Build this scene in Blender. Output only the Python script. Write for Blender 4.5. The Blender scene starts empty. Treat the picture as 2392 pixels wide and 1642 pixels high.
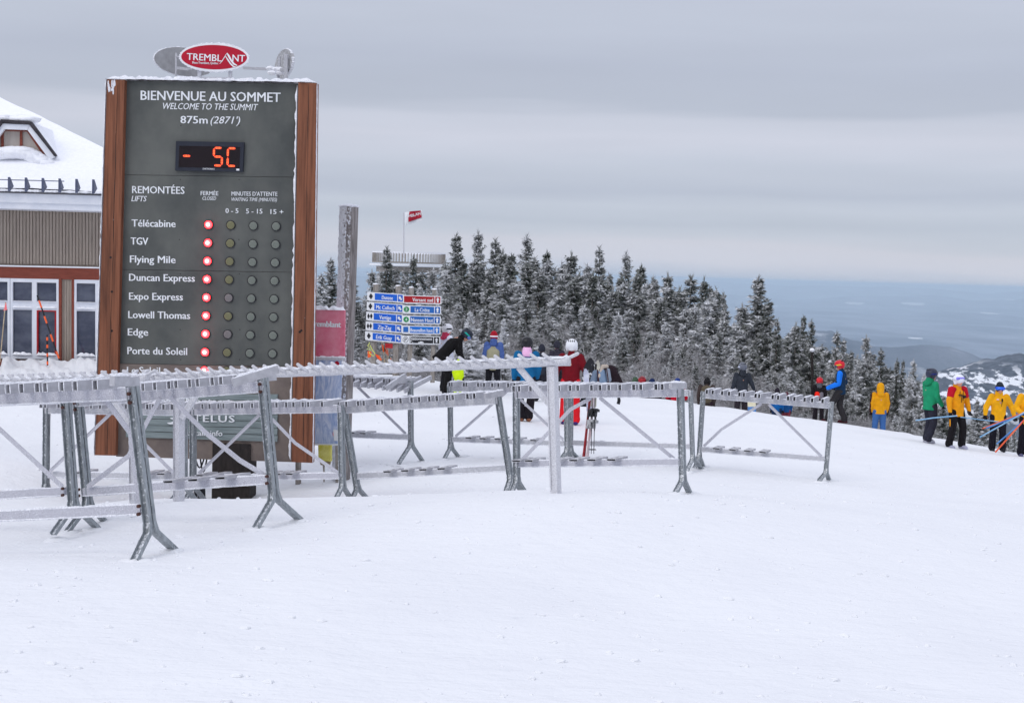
import bpy, math, random
import numpy as np
from mathutils import Vector, Matrix, noise
random.seed(7); rng = np.random.default_rng(7)
C = bpy.context.scene.collection
scene = bpy.context.scene

# ---------------------------------------------------------------- camera
F_PX, W_PX, H_PX = 3300.0, 2392.0, 1642.0
CAMZ = 1.6
PITCH = math.atan((821.0 - 638.0) / F_PX); ROLL = math.radians(1.6)
_F = np.array([0, math.cos(PITCH), -math.sin(PITCH)])
_R0 = np.array([1.0, 0, 0]); _U0 = np.array([0, math.sin(PITCH), math.cos(PITCH)])
_R = math.cos(ROLL) * _R0 + math.sin(ROLL) * _U0
_U = -math.sin(ROLL) * _R0 + math.cos(ROLL) * _U0
CAM = np.array([0, 0, CAMZ])
cd = bpy.data.cameras.new('camera'); cam = bpy.data.objects.new('camera', cd); C.objects.link(cam)
cd.sensor_width = 36.0; cd.lens = 36.0 * F_PX / W_PX; cd.clip_start = 0.1; cd.clip_end = 300000.0
M = Matrix(((_R[0], _U[0], -_F[0], 0), (_R[1], _U[1], -_F[1], 0), (_R[2], _U[2], -_F[2], CAMZ), (0, 0, 0, 1)))
cam.matrix_world = M
scene.camera = cam

# ---------------------------------------------------------------- sky, sun, exposure
SUN_EL, SUN_ROT = math.radians(42), math.radians(220)
w = bpy.data.worlds.new('World'); scene.world = w; w.use_nodes = True
nt = w.node_tree; N = nt.nodes; L = nt.links; N.clear()
out = N.new('ShaderNodeOutputWorld')
sky = N.new('ShaderNodeTexSky'); sky.sky_type = 'NISHITA'; sky.sun_disc = False
sky.sun_elevation = SUN_EL; sky.sun_rotation = SUN_ROT; sky.altitude = 875
bg1 = N.new('ShaderNodeBackground'); bg1.inputs[1].default_value = 0.10; L.new(sky.outputs[0], bg1.inputs[0])
tc = N.new('ShaderNodeTexCoord'); sep = N.new('ShaderNodeSeparateXYZ'); L.new(tc.outputs['Generated'], sep.inputs[0])
mp = N.new('ShaderNodeMapping'); mp.inputs['Scale'].default_value = (2.2, 2.2, 26.0); L.new(tc.outputs['Generated'], mp.inputs[0])
nz = N.new('ShaderNodeTexNoise'); nz.inputs['Scale'].default_value = 1.0; nz.inputs['Detail'].default_value = 4; nz.inputs['Roughness'].default_value = .5; L.new(mp.outputs[0], nz.inputs[0])
def math_node(nt, op, a=None, b=None, va=0.0, vb=0.0):
    n = nt.nodes.new('ShaderNodeMath'); n.operation = op
    if a is not None: nt.links.new(a, n.inputs[0])
    else: n.inputs[0].default_value = va
    if b is not None: nt.links.new(b, n.inputs[1])
    else: n.inputs[1].default_value = vb
    return n.outputs[0]
off = math_node(nt, 'MULTIPLY', math_node(nt, 'SUBTRACT', nz.outputs[0], vb=0.5), vb=0.045)
zz = math_node(nt, 'ADD', sep.outputs[2], off)
rmp = N.new('ShaderNodeMapRange'); rmp.inputs[1].default_value = -0.05; rmp.inputs[2].default_value = 0.35; L.new(zz, rmp.inputs[0])
cr = N.new('ShaderNodeValToRGB'); L.new(rmp.outputs[0], cr.inputs[0])
def lin(c): return tuple(((v / 255 / 12.92) if v / 255 <= .04045 else ((v / 255 + .055) / 1.055) ** 2.4) for v in c)
stops = [(-.05, (166, 184, 214)), (-.008, (178, 193, 218)), (.001, (193, 202, 221)), (.008, (205, 209, 224)), (.022, (204, 207, 221)), (.030, (195, 202, 217)), (.038, (188, 196, 212)), (.052, (195, 202, 217)), (.062, (186, 193, 210)),
         (.079, (196, 202, 217)), (.097, (208, 211, 225)), (.108, (203, 207, 221)), (.116, (187, 193, 208)), (.142, (187, 193, 209)),
         (.172, (195, 201, 216)), (.207, (200, 205, 221)), (.35, (208, 212, 226))]
el = cr.color_ramp.elements
while len(el) > 1: el.remove(el[0])
for i, (z, c) in enumerate(stops):
    e = el[0] if i == 0 else el.new((z + .05) / .40)
    e.position = (z + .05) / .40; e.color = lin(c) + (1,)
zb = N.new('ShaderNodeMapRange'); zb.inputs[1].default_value = 0.22; zb.inputs[2].default_value = 1.0; zb.inputs[3].default_value = 1.0; zb.inputs[4].default_value = 1.75; L.new(sep.outputs[2], zb.inputs[0])
n2 = N.new('ShaderNodeTexNoise'); n2.inputs['Scale'].default_value = 1.0; n2.inputs['Detail'].default_value = 5
mp2 = N.new('ShaderNodeMapping'); mp2.inputs['Scale'].default_value = (5, 5, 40); L.new(tc.outputs['Generated'], mp2.inputs[0]); L.new(mp2.outputs[0], n2.inputs[0])
nn = math_node(nt, 'ADD', math_node(nt, 'MULTIPLY', n2.outputs[0], vb=0.12), vb=0.94)
st = math_node(nt, 'MULTIPLY', zb.outputs[0], nn)
bg2 = N.new('ShaderNodeBackground'); L.new(cr.outputs[0], bg2.inputs[0]); L.new(st, bg2.inputs[1])
mx = N.new('ShaderNodeMixShader'); mx.inputs[0].default_value = 0.93
L.new(bg1.outputs[0], mx.inputs[1]); L.new(bg2.outputs[0], mx.inputs[2]); L.new(mx.outputs[0], out.inputs[0])
sd = bpy.data.lights.new('sun', 'SUN'); sd.energy = 0.9; sd.angle = math.radians(35); sd.color = (1.0, .96, .90)
so = bpy.data.objects.new('sun', sd); C.objects.link(so)
so.rotation_euler = (math.radians(90) - SUN_EL, 0, math.radians(-40))
scene.view_settings.view_transform = 'Standard'; scene.view_settings.look = 'None'
scene.view_settings.exposure = 0.0; scene.view_settings.gamma = 1.0
scene.render.engine = 'CYCLES'
scene.cycles.use_denoising = True
scene.cycles.volume_bounces = 3; scene.cycles.max_bounces = 8

# ---------------------------------------------------------------- pixel <-> world
def P(px, py, d):
    return CAM + d * (_F + _R * ((px - W_PX / 2) / F_PX) + _U * ((H_PX / 2 - py) / F_PX))
def yh(px): return 638 + .0279 * (px - 1196)
def hit(px, py, p0, n):
    r = _F + _R * ((px - W_PX / 2) / F_PX) + _U * ((H_PX / 2 - py) / F_PX)
    t = np.dot(np.asarray(p0) - CAM, n) / np.dot(r, n)
    return CAM + t * r
def unit(v): v = np.asarray(v, float); return v / max(1e-9, np.linalg.norm(v))

# ---------------------------------------------------------------- materials
def srgb(*c): return lin(c) + (1,)
def mat(name, c1, c2=None, scale=5, stretch=(1, 1, 1), rough=.7, metal=0, bump=0, bscale=None, lo=.35, hi=.65, coord='Object', detail=6, frost=0, fscale=60, fcol=None, fthr=.55, fup=.35, spec=.3):
    m = bpy.data.materials.new(name); m.use_nodes = True; t = m.node_tree; b = t.nodes['Principled BSDF']
    b.inputs['Roughness'].default_value = rough; b.inputs['Metallic'].default_value = metal
    b.inputs['Specular IOR Level'].default_value = spec
    co = t.nodes.new('ShaderNodeTexCoord'); mp = t.nodes.new('ShaderNodeMapping'); mp.inputs['Scale'].default_value = stretch
    t.links.new(co.outputs[coord], mp.inputs[0])
    col = None
    if c2 is not None:
        n = t.nodes.new('ShaderNodeTexNoise'); n.inputs['Scale'].default_value = scale; n.inputs['Detail'].default_value = detail; n.inputs['Roughness'].default_value = .6
        t.links.new(mp.outputs[0], n.inputs[0])
        mr = t.nodes.new('ShaderNodeMapRange'); mr.inputs[1].default_value = lo; mr.inputs[2].default_value = hi; t.links.new(n.outputs[0], mr.inputs[0])
        mx = t.nodes.new('ShaderNodeMix'); mx.data_type = 'RGBA'; mx.inputs[6].default_value = c1; mx.inputs[7].default_value = c2
        t.links.new(mr.outputs[0], mx.inputs[0]); col = mx.outputs[2]
        if bump:
            bp = t.nodes.new('ShaderNodeBump'); bp.inputs['Strength'].default_value = bump; bp.inputs['Distance'].default_value = .01
            if bscale:
                n3 = t.nodes.new('ShaderNodeTexNoise'); n3.inputs['Scale'].default_value = bscale; n3.inputs['Detail'].default_value = 4; t.links.new(mp.outputs[0], n3.inputs[0]); t.links.new(n3.outputs[0], bp.inputs['Height'])
            else: t.links.new(n.outputs[0], bp.inputs['Height'])
            t.links.new(bp.outputs[0], b.inputs['Normal'])
    if frost:
        # rime that stuck to the windward and upper sides
        g = t.nodes.new('ShaderNodeNewGeometry'); dt = t.nodes.new('ShaderNodeVectorMath'); dt.operation = 'DOT_PRODUCT'
        dt.inputs[1].default_value = tuple(unit((-.75, -.25, .75))); t.links.new(g.outputs['Normal'], dt.inputs[0])
        n4 = t.nodes.new('ShaderNodeTexNoise'); n4.inputs['Scale'].default_value = fscale; n4.inputs['Detail'].default_value = 3; t.links.new(co.outputs[coord], n4.inputs[0])
        a = math_node(t, 'ADD', math_node(t, 'MULTIPLY', dt.outputs['Value'], vb=fup), n4.outputs[0])
        mr = t.nodes.new('ShaderNodeMapRange'); mr.inputs[1].default_value = fthr; mr.inputs[2].default_value = fthr + .12; mr.inputs[4].default_value = frost; t.links.new(a, mr.inputs[0])
        mx = t.nodes.new('ShaderNodeMix'); mx.data_type = 'RGBA'; mx.inputs[7].default_value = fcol or (.80, .82, .86, 1)
        if col is None: mx.inputs[6].default_value = c1
        else: t.links.new(col, mx.inputs[6])
        t.links.new(mr.outputs[0], mx.inputs[0]); col = mx.outputs[2]
    if col is None: b.inputs['Base Color'].default_value = c1
    else: t.links.new(col, b.inputs['Base Color'])
    return m
def emit(name, c, s):
    m = bpy.data.materials.new(name); m.use_nodes = True; b = m.node_tree.nodes['Principled BSDF']
    b.inputs['Base Color'].default_value = (c[0] * .3, c[1] * .3, c[2] * .3, 1); b.inputs['Emission Color'].default_value = c; b.inputs['Emission Strength'].default_value = s
    return m
MT = {}
MT['snow'] = mat('snow', (.785, .795, .82, 1), (.82, .83, .85, 1), scale=.6, rough=.75, bump=.5, bscale=9, spec=.15)
MT['snow_lump'] = mat('snow_lump', (.86, .87, .92, 1), (.92, .93, .96, 1), scale=12, rough=.8, bump=.6, spec=.1)
MT['rime'] = mat('rime', (.66, .67, .72, 1), (.90, .91, .95, 1), scale=70, rough=.85, bump=.8, spec=.1, lo=.4, hi=.6)
MT['bar'] = mat('frosted_steel', (.44, .44, .49, 1), (.60, .60, .66, 1), scale=120, rough=.75, bump=.5, lo=.42, hi=.62, frost=.75, fscale=90, fthr=.76, spec=.2)
MT['bar_grey'] = mat('thinly_frosted_steel', (.42, .43, .46, 1), (.58, .58, .62, 1), scale=50, rough=.7, bump=.3, frost=.8, fscale=70, fthr=.78, spec=.3)
MT['slot'] = mat('slot_steel', (.38, .38, .41, 1), (.48, .48, .51, 1), scale=14, rough=.6, bump=.2, frost=.85, fscale=30, fthr=.80, spec=.3)
MT['leg'] = mat('galvanised_steel', (.19, .21, .225, 1), (.36, .39, .41, 1), scale=9, stretch=(6, 6, 1), rough=.45, metal=.2, bump=.15, frost=.9, fscale=48, fthr=.70, fup=.30, spec=.5)
MT['peg'] = mat('frosted_tube', (.54, .54, .57, 1), (.70, .70, .74, 1), scale=80, rough=.8, bump=.7, lo=.4, hi=.6, frost=.8, fscale=70, fthr=.78, spec=.2)
MT['bolt'] = mat('rusty_bolt', (.05, .025, .02, 1), (.12, .05, .04, 1), scale=40, rough=.7)
MT['dark'] = mat('dark_hollow', (.02, .02, .03, 1))
MT['wood'] = mat('stained_timber', srgb(84, 50, 36), srgb(134, 84, 60), scale=2.6, stretch=(7, 7, .35), rough=.7, bump=.2, lo=.28, hi=.58)
MT['panel'] = mat('slate_green_board', srgb(72, 75, 74), srgb(98, 100, 96), scale=1.1, stretch=(1, 1, .8), rough=.55, bump=.08, bscale=90)
MT['panel_brown'] = mat('weathered_board', srgb(104, 94, 90), srgb(132, 120, 112), scale=2.5, rough=.75, bump=.2, bscale=60)
MT['plank'] = mat('bluish_plank', srgb(108, 120, 122), srgb(140, 151, 151), scale=4, stretch=(.6, 1, 14), rough=.7, bump=.35)
MT['white'] = mat('white_paint', (.82, .84, .86, 1), (.76, .78, .81, 1), scale=4, rough=.5)
MT['white_trim'] = mat('white_trim', (.70, .73, .80, 1), (.80, .82, .87, 1), scale=3, rough=.5)
MT['post_dark'] = mat('dark_timber', srgb(34, 29, 28), srgb(52, 46, 44), scale=5, stretch=(4, 4, 1), rough=.8, bump=.3, frost=.8, fscale=22, fthr=.82, fup=.25)
MT['log'] = mat('grey_log', srgb(104, 98, 96), srgb(158, 152, 150), scale=5, stretch=(7, 7, .6), rough=.9, bump=.8, frost=.8, fscale=30, fthr=.62, fup=.55)
MT['grey_wood'] = mat('grey_wood', srgb(122, 116, 110), srgb(164, 158, 152), scale=6, stretch=(4, 4, 1), rough=.9, bump=.3, frost=.6, fscale=30, fthr=.8)
MT['red'] = mat('red_paint', srgb(170, 8, 40), srgb(182, 14, 46), scale=3, rough=.4)
MT['grey_back'] = mat('grey_sign_back', srgb(150, 150, 152), srgb(172, 172, 174), scale=8, rough=.6, frost=.7, fscale=30, fthr=.80)
MT['poster_red'] = mat('frosted_red_poster', srgb(214, 98, 124), srgb(232, 156, 170), scale=2.2, rough=.6, frost=.75, fscale=35, fthr=.80, bump=.1)
MT['blue'] = mat('sign_blue', srgb(14, 88, 196), srgb(24, 100, 208), scale=5, rough=.4)
MT['blue2'] = mat('sign_blue_dull', srgb(30, 94, 172), srgb(42, 106, 184), scale=5, rough=.4)
MT['blue3'] = mat('sign_blue_light', srgb(18, 110, 205), srgb(30, 122, 214), scale=5, rough=.4)
MT['sign_red'] = mat('sign_red', srgb(160, 20, 28), srgb(172, 30, 36), scale=5, rough=.4)
MT['green'] = mat('sign_green', srgb(30, 130, 72), srgb(36, 142, 80), scale=5, rough=.4)
MT['black'] = mat('black_paint', (.012, .012, .016, 1), (.02, .02, .025, 1), scale=5, rough=.4)
MT['siding_light'] = mat('light_siding', srgb(176, 166, 158), srgb(190, 182, 174), scale=3, stretch=(6, 6, .5), rough=.7)
MT['siding'] = mat('taupe_siding', srgb(150, 138, 128), srgb(166, 154, 142), scale=3, stretch=(6, 6, .5), rough=.7)
MT['trim_brown'] = mat('red_brown_trim', srgb(120, 58, 44), srgb(138, 70, 54), scale=4, stretch=(1, 1, 6), rough=.6)
MT['roof_dark'] = mat('dark_shingle', srgb(52, 50, 56), srgb(72, 68, 72), scale=9, rough=.9, bump=.4)
MT['bracket'] = mat('grey_bracket', srgb(70, 76, 100), srgb(90, 96, 118), scale=5, rough=.5)
def cloth(name, c, k=1.25, rough=.85):
    a = lin(c); return mat(name, a + (1,), tuple(min(1, v * k) for v in a) + (1,), scale=6, rough=rough, bump=1.0, bscale=11, spec=.2)
glass = mat('window_glass', srgb(42, 50, 74), srgb(96, 102, 118), scale=1.3, stretch=(1, 1, 1.6), rough=.08, spec=.6, lo=.4, hi=.75); MT['glass'] = glass

# ---------------------------------------------------------------- mesh helpers
ROOT = {}
class MB:
    def __init__(s): s.v = []; s.f = []
    def add(s, v, f):
        o = len(s.v); s.v.extend([tuple(map(float, p)) for p in v]); s.f.extend([tuple(i + o for i in q) for q in f]); return s
    def box(s, c, ax, ay, az):
        c, ax, ay, az = map(lambda q: np.asarray(q, float), (c, ax, ay, az))
        v = [c + i * ax + j * ay + k * az for i in (-1, 1) for j in (-1, 1) for k in (-1, 1)]
        f = [(0, 1, 3, 2), (4, 6, 7, 5), (0, 4, 5, 1), (2, 3, 7, 6), (0, 2, 6, 4), (1, 5, 7, 3)]
        if np.dot(np.cross(ax, ay), az) < 0: f = [q[::-1] for q in f]
        return s.add(v, f)
    def bar(s, p, q, wv, hv):
        """box beam from p to q, half-width vectors wv, hv"""
        p, q = np.asarray(p, float), np.asarray(q, float)
        return s.box((p + q) / 2, (q - p) / 2, wv, hv)
    def tube(s, pts, rad, n=8, caps=True, flat=None):
        pts = [np.asarray(p, float) for p in pts]; K = len(pts)
        if np.isscalar(rad): rad = [rad] * K
        V = []; ref = None
        for i, p in enumerate(pts):
            t = unit(pts[min(i + 1, K - 1)] - pts[max(i - 1, 0)])
            if ref is None:
                ref = unit(np.cross(t, (0, 0, 1) if abs(t[2]) < .9 else (1, 0, 0)))
            a = unit(ref - t * np.dot(ref, t)); ref = a; b = np.cross(t, a)
            for k in range(n):
                an = 2 * math.pi * k / n; V.append(p + rad[i] * (math.cos(an) * a + math.sin(an) * b))
        Fc = []
        for i in range(K - 1):
            for k in range(n):
                k2 = (k + 1) % n; Fc.append((i * n + k, i * n + k2, (i + 1) * n + k2, (i + 1) * n + k))
        if caps: Fc.append(tuple(range(n))[::-1]); Fc.append(tuple((K - 1) * n + k for k in range(n)))
        return s.add(V, Fc)
    def sweep(s, pts, prof, side):
        """closed profile [(a,b)] swept along pts; a along 'side', b along side x tangent"""
        pts = [np.asarray(p, float) for p in pts]; K = len(pts); n = len(prof); V = []
        side = unit(side)
        for i, p in enumerate(pts):
            t0 = unit(pts[i] - pts[i - 1]) if i else unit(pts[1] - pts[0]); t1 = unit(pts[i + 1] - pts[i]) if i < K - 1 else t0
            t = unit(t0 + t1); b = unit(np.cross(side, t)); m = 1 / max(.4, np.dot(t, t0))
            for a_, b_ in prof: V.append(p + side * a_ + b * b_ * m)
        Fc = []
        for i in range(K - 1):
            for k in range(n):
                k2 = (k + 1) % n; Fc.append((i * n + k, i * n + k2, (i + 1) * n + k2, (i + 1) * n + k))
        Fc.append(tuple(range(n))[::-1]); Fc.append(tuple((K - 1) * n + k for k in range(n)))
        return s.add(V, Fc)
    def ridge(s, p, q, wv, up, n=10, jit=.5):
        """a lumpy strip of rime/snow lying from p to q"""
        p, q, wv, up = map(lambda t: np.asarray(t, float), (p, q, wv, up)); V = []
        for i in range(n + 1):
            c = p + (q - p) * i / n; e = .15 if i in (0, n) else 1
            for k, (a, h) in enumerate(((-1, 0), (-.75, .6), (-.1, 1), (.65, .7), (1, 0))):
                V.append(c + wv * a * (1 + random.uniform(-.25, .25)) * (.6 + .4 * e) + up * h * e * (1 + random.uniform(-jit, jit)))
        Fc = [(i * 5 + k, (i + 1) * 5 + k, (i + 1) * 5 + k + 1, i * 5 + k + 1) for i in range(n) for k in range(4)]
        Fc += [tuple(range(5)), tuple(range(n * 5, n * 5 + 5))[::-1]]
        return s.add(V, Fc)
    def blob(s, c, r, seg=8, rings=5, jit=.15):
        c = np.asarray(c, float); r = np.asarray(r, float); V = [c + r * (0, 0, -1)]
        for i in range(1, rings):
            a = math.pi * i / rings
            for k in range(seg):
                b = 2 * math.pi * k / seg; j = 1 + random.uniform(-jit, jit)
                V.append(c + r * (math.sin(a) * math.cos(b) * j, math.sin(a) * math.sin(b) * j, -math.cos(a)))
        V.append(c + r * (0, 0, 1)); Fc = []
        for k in range(seg): Fc.append((0, 1 + (k + 1) % seg, 1 + k))
        for i in range(rings - 2):
            for k in range(seg):
                a = 1 + i * seg + k; b = 1 + i * seg + (k + 1) % seg; Fc.append((a, b, b + seg, a + seg))
        o = 1 + (rings - 2) * seg
        for k in range(seg): Fc.append((o + k, o + (k + 1) % seg, len(V) - 1))
        return s.add(V, Fc)
    def mesh(s, name, m, off=(0, 0, 0), smooth=False):
        me = bpy.data.meshes.new(name); v = np.asarray(s.v, float) - np.asarray(off, float)
        me.from_pydata(v.tolist(), [], s.f); me.materials.append(m)
        if smooth: me.polygons.foreach_set('use_smooth', [True] * len(me.polygons))
        me.update(); return me
def root_of(o): return ROOT.get(o.name, np.zeros(3)) if o is not None else np.zeros(3)
def tag(o, label=None, cat=None, group=None, kind=None):
    if o.name.split('.')[0] in ('rime', 'snow_clump') and not kind: kind = 'stuff'
    if label: o['label'] = label
    if cat: o['category'] = cat
    if group: o['group'] = group
    if kind: o['kind'] = kind
    return o
def thing(name, loc, label, cat, group=None):
    o = bpy.data.objects.new(name, None); C.objects.link(o); o.empty_display_size = .2
    o.location = tuple(loc); ROOT[o.name] = np.asarray(loc, float); return tag(o, label, cat, group)
def obj(name, mb, m, parent=None, smooth=False, label=None, kind=None):
    off = root_of(parent)
    me = mb.mesh(name, m, off, smooth) if isinstance(mb, MB) else mb
    o = bpy.data.objects.new(name, me); C.objects.link(o)
    if parent is not None: o.parent = parent
    ROOT[o.name] = off
    return tag(o, label, kind=kind)
def inst(name, me, mw, parent=None, label=None):
    o = bpy.data.objects.new(name, me); C.objects.link(o); off = root_of(parent)
    if parent is not None: o.parent = parent
    o.matrix_local = Matrix.Translation(tuple(-off)) @ mw; ROOT[o.name] = off
    return tag(o, label)
def frame(o, x, y, z):
    x, y, z = unit(x), unit(y), unit(z)
    return Matrix(((x[0], y[0], z[0], o[0]), (x[1], y[1], z[1], o[1]), (x[2], y[2], z[2], o[2]), (0, 0, 0, 1)))

# ---------------------------------------------------------------- lettering
_tx = {}
def text_raw(s, bold=0, shear=0, spacing=1.0):
    key = (s, bold, shear, spacing)
    if key in _tx: return _tx[key]
    cu = bpy.data.curves.new('lettering', 'FONT'); cu.body = s; cu.size = 1; cu.offset = bold; cu.shear = shear; cu.resolution_u = 2; cu.space_character = spacing
    ob = bpy.data.objects.new('lettering_tmp', cu); C.objects.link(ob)
    dg = bpy.context.evaluated_depsgraph_get(); ev = ob.evaluated_get(dg); me = ev.to_mesh()
    v = np.array([tuple(q.co) for q in me.vertices]); f = [tuple(p.vertices) for p in me.polygons]
    ev.to_mesh_clear(); bpy.data.objects.remove(ob); bpy.data.curves.remove(cu)
    _tx[key] = (v, f); return v, f
_H = text_raw('H'); CAPH = _H[0][:, 1].max() - _H[0][:, 1].min()
def text_on(pl, s, xl, xr, yl, yr, cap, m, parent, bold=.012, shear=0, lift=.006, th=.004, spacing=1.0):
    """lettering standing on plane pl=(p0,n): baseline (xl,yl)->(xr,yr), cap height in px"""
    v, f = text_raw(s, 0, shear, spacing)
    A = hit(xl, yl, *pl); B = hit(xr, yr, *pl); T = hit(xl, yl - cap, *pl)
    upv = T - A; ex = B - A; upv = upv - unit(ex) * np.dot(upv, unit(ex)) * .9
    n = pl[1] if np.dot(pl[1], CAM - A) > 0 else -pl[1]
    x0, x1 = v[:, 0].min(), v[:, 0].max()
    W = A + np.outer((v[:, 0] - x0) / (x1 - x0), ex) + np.outer(v[:, 1] / CAPH, upv)
    k = len(v); mb = MB(); mb.v = [tuple(q) for q in (W + n * lift)] + [tuple(q) for q in (W + n * (lift - th))]
    fr = list(f)
    # orientation
    a, b, c = [np.array(mb.v[i]) for i in f[0][:3]]
    flip = np.dot(np.cross(b - a, c - a), n) < 0
    fr = [q[::-1] for q in f] if flip else f
    ed = {}
    for q in fr:
        for i in range(len(q)): ed[(q[i], q[(i + 1) % len(q)])] = 1
    side = [(b_, a_, a_ + k, b_ + k) for (a_, b_) in ed if (b_, a_) not in ed]
    mb.f = list(fr) + side
    if bold:  # heavier strokes: shifted copies a hair behind one another
        V0, F0 = np.array(mb.v), list(mb.f); eu = unit(ex) * bold * np.linalg.norm(upv) * 1.3
        for q_, sh in ((1, eu), (2, -eu)) : mb.add(V0 + sh - n * .0006 * q_, F0)
    return obj('lettering', mb, m, parent, kind='stuff')
def slab(name, pl, corners, off, th, m, parent, bevel=0, label=None):
    """solid board whose front face has the given pixel corners (TL,TR,BR,BL), standing 'off' in front of the plane"""
    n = pl[1] if np.dot(pl[1], CAM - pl[0]) > 0 else -pl[1]
    q = [hit(x, y, pl[0] + n * off, n) for x, y in corners]; k = len(q)
    mb = MB(); mb.add(q + [p - n * th for p in q], [tuple(range(k))[::-1], tuple(range(k, 2 * k))] + [(i, (i + 1) % k, (i + 1) % k + k, i + k) for i in range(k)])
    return obj(name, mb, m, parent, label=label)

# ---------------------------------------------------------------- terrain
ctrl = []
def cp(px, py, d): p = P(px, py, d); ctrl.append((p[0], p[1], p[2]))
for a in [(360, 1294, 10.6), (652, 1225, 12.4), (195, 1240, 13.3), (1300, 1152, 14.2), (418, 1168, 14.8), (315, 1176, 14.5), (1595, 1157, 16.6), (1210, 1158, 17.7),
          (828, 1172, 18.9), (1200, 1157, 18.0), (800, 1174, 18.6), (440, 1176, 19.0), (109, 1178, 18.5),
          (60, 1200, 15.6), (300, 1168, 16.0), (480, 1166, 16.2), (660, 1166, 16.4), (870, 1164, 16.8), (548, 1174, 20.5), (797, 1121, 21.3), (700, 1135, 20.9),
          (960, 1080, 22.6), (1055, 1081, 23.1), (1328, 1076, 23.0), (1620, 1099, 22.9), (1640, 1100, 22.9), (1928, 1124, 22.7), (1222, 984, 29.5), (1325, 991, 29.5),
          (2168, 1034, 35), (2230, 1048, 34.5), (2327, 1055, 36), (2388, 1066, 34),
          (2392, 1059, 38), (2357, 1052, 38.5), (2308, 1044, 39), (2203, 1024, 39.5), (2147, 1016, 40), (2094, 1006, 41), (2000, 994, 42), (1937, 984, 42.5), (1862, 975, 43), (1749, 958, 43),
          (1650, 944, 42), (1583, 936, 42), (1536, 930, 42), (1447, 926, 42), (1250, 908, 42), (1090, 893, 42), (1025, 889, 42.5), (978, 880, 43.5), (900, 874, 45), (830, 873, 46),
          (600, 900, 38), (400, 940, 30), (0, 874, 33), (230, 884, 33), (0, 1000, 24), (-150, 880, 34), (100, 960, 26), (0, 1090, 19.5)]: cp(*a)
for X, Y, dr in [(-3, 0, 1.6), (0, 0, 1.6), (3, 0, 1.6), (-2, 5, 1.9), (2.5, 5, 1.93), (-3.6, 9, 2.15), (3.6, 10, 2.36), (0, 8, 2.12), (7, 18, 3.02), (8.2, 24, 3.5), (12, 14, 2.9), (20, 30, 4.2), (16, 36, 4.6), (-12, 14, 2.8), (-20, 30, 2.9), (-18, 44, 3.3), (-16, 0, 1.9), (16, 0, 1.9)]:
    ctrl.append((X, Y, CAMZ - dr + .007 * Y))
ctrl = np.array(ctrl)
def tps_fit(c, lam=.02):
    n = len(c); d = np.hypot(c[:, None, 0] - c[None, :, 0], c[:, None, 1] - c[None, :, 1]); K = d * d * np.log(d + 1e-6)
    K += np.eye(n) * lam; Pm = np.c_[np.ones(n), c[:, :2]]
    A = np.zeros((n + 3, n + 3)); A[:n, :n] = K; A[:n, n:] = Pm; A[n:, :n] = Pm.T
    return np.linalg.solve(A, np.r_[c[:, 2], 0, 0, 0])
_w = tps_fit(ctrl)
def tps(X, Y):
    X = np.clip(X, -20, 20); Y = np.clip(Y, 0, 47); sh = X.shape; X = X.ravel(); Y = Y.ravel(); o = np.empty_like(X)
    for i in range(0, len(X), 20000):
        x = X[i:i + 20000]; y = Y[i:i + 20000]; d = np.hypot(x[:, None] - ctrl[None, :, 0], y[:, None] - ctrl[None, :, 1])
        o[i:i + 20000] = (d * d * np.log(d + 1e-6)) @ _w[:-3] + _w[-3] + _w[-2] * x + _w[-1] * y
    return o.reshape(sh)
crest_t = np.array([(-9000, 60, .15), (-200, 60, .15), (250, 56, .13), (830, 46, .12), (1025, 42.5, .14), (1250, 42, .15), (1447, 42, .17), (1650, 42, .20), (1862, 43, .23), (2000, 42, .25), (2147, 40, .27), (2308, 39, .30), (2392, 38, .30), (2900, 37, .3), (9000, 40, .3)])
ridges = [(2600, 520, [(1300, 1300), (1900, 1060), (2090, 940), (2182, 874), (2262, 848), (2323, 836), (2392, 826), (2700, 800), (3200, 830), (5000, 900)]),
          (6200, 900, [(-3000, 900), (1500, 880), (1700, 830), (1850, 790), (1897, 772), (1942, 773), (1965, 788), (2017, 802), (2048, 811), (2109, 812), (2155, 806), (2216, 811), (2262, 824), (2293, 838), (2392, 872), (3000, 900), (6000, 860)]),
          (21500, 2200, [(-3000, 720), (1400, 724), (1700, 722), (1900, 727), (2050, 731), (2200, 730), (2600, 735), (6000, 790)]),
          (30000, 3200, [(-3000, 580), (700, 636), (1200, 668), (1500, 680), (1680, 686), (1850, 702), (2000, 692), (2180, 690), (2260, 702), (2392, 698), (3000, 705), (6000, 780)]),
          (42000, 3500, [(-3000, 560), (700, 630), (1100, 642), (1400, 652), (1680, 659), (1780, 665), (1900, 668), (2040, 669), (2180, 675), (2290, 686), (2392, 682), (3000, 704), (6000, 790)])]
VAL = -480.0
def fbm(X, Y, s, seed=0, oct=4):
    r = np.random.default_rng(seed); o = np.zeros_like(X); a = 1
    for k in range(oct):
        for j in range(3):
            th, ph = r.uniform(0, 6.28, 2); q = s * (2 ** k) * r.uniform(.7, 1.3)
            o += a * np.sin((X * math.cos(th) + Y * math.sin(th)) / q * 6.28 * (1) + ph) if False else a * np.sin((X * math.cos(th) + Y * math.sin(th)) * 6.28 / (s / 2 ** k) * r.uniform(.7, 1.3) + ph)
        a *= .55
    return o / 3
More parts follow.
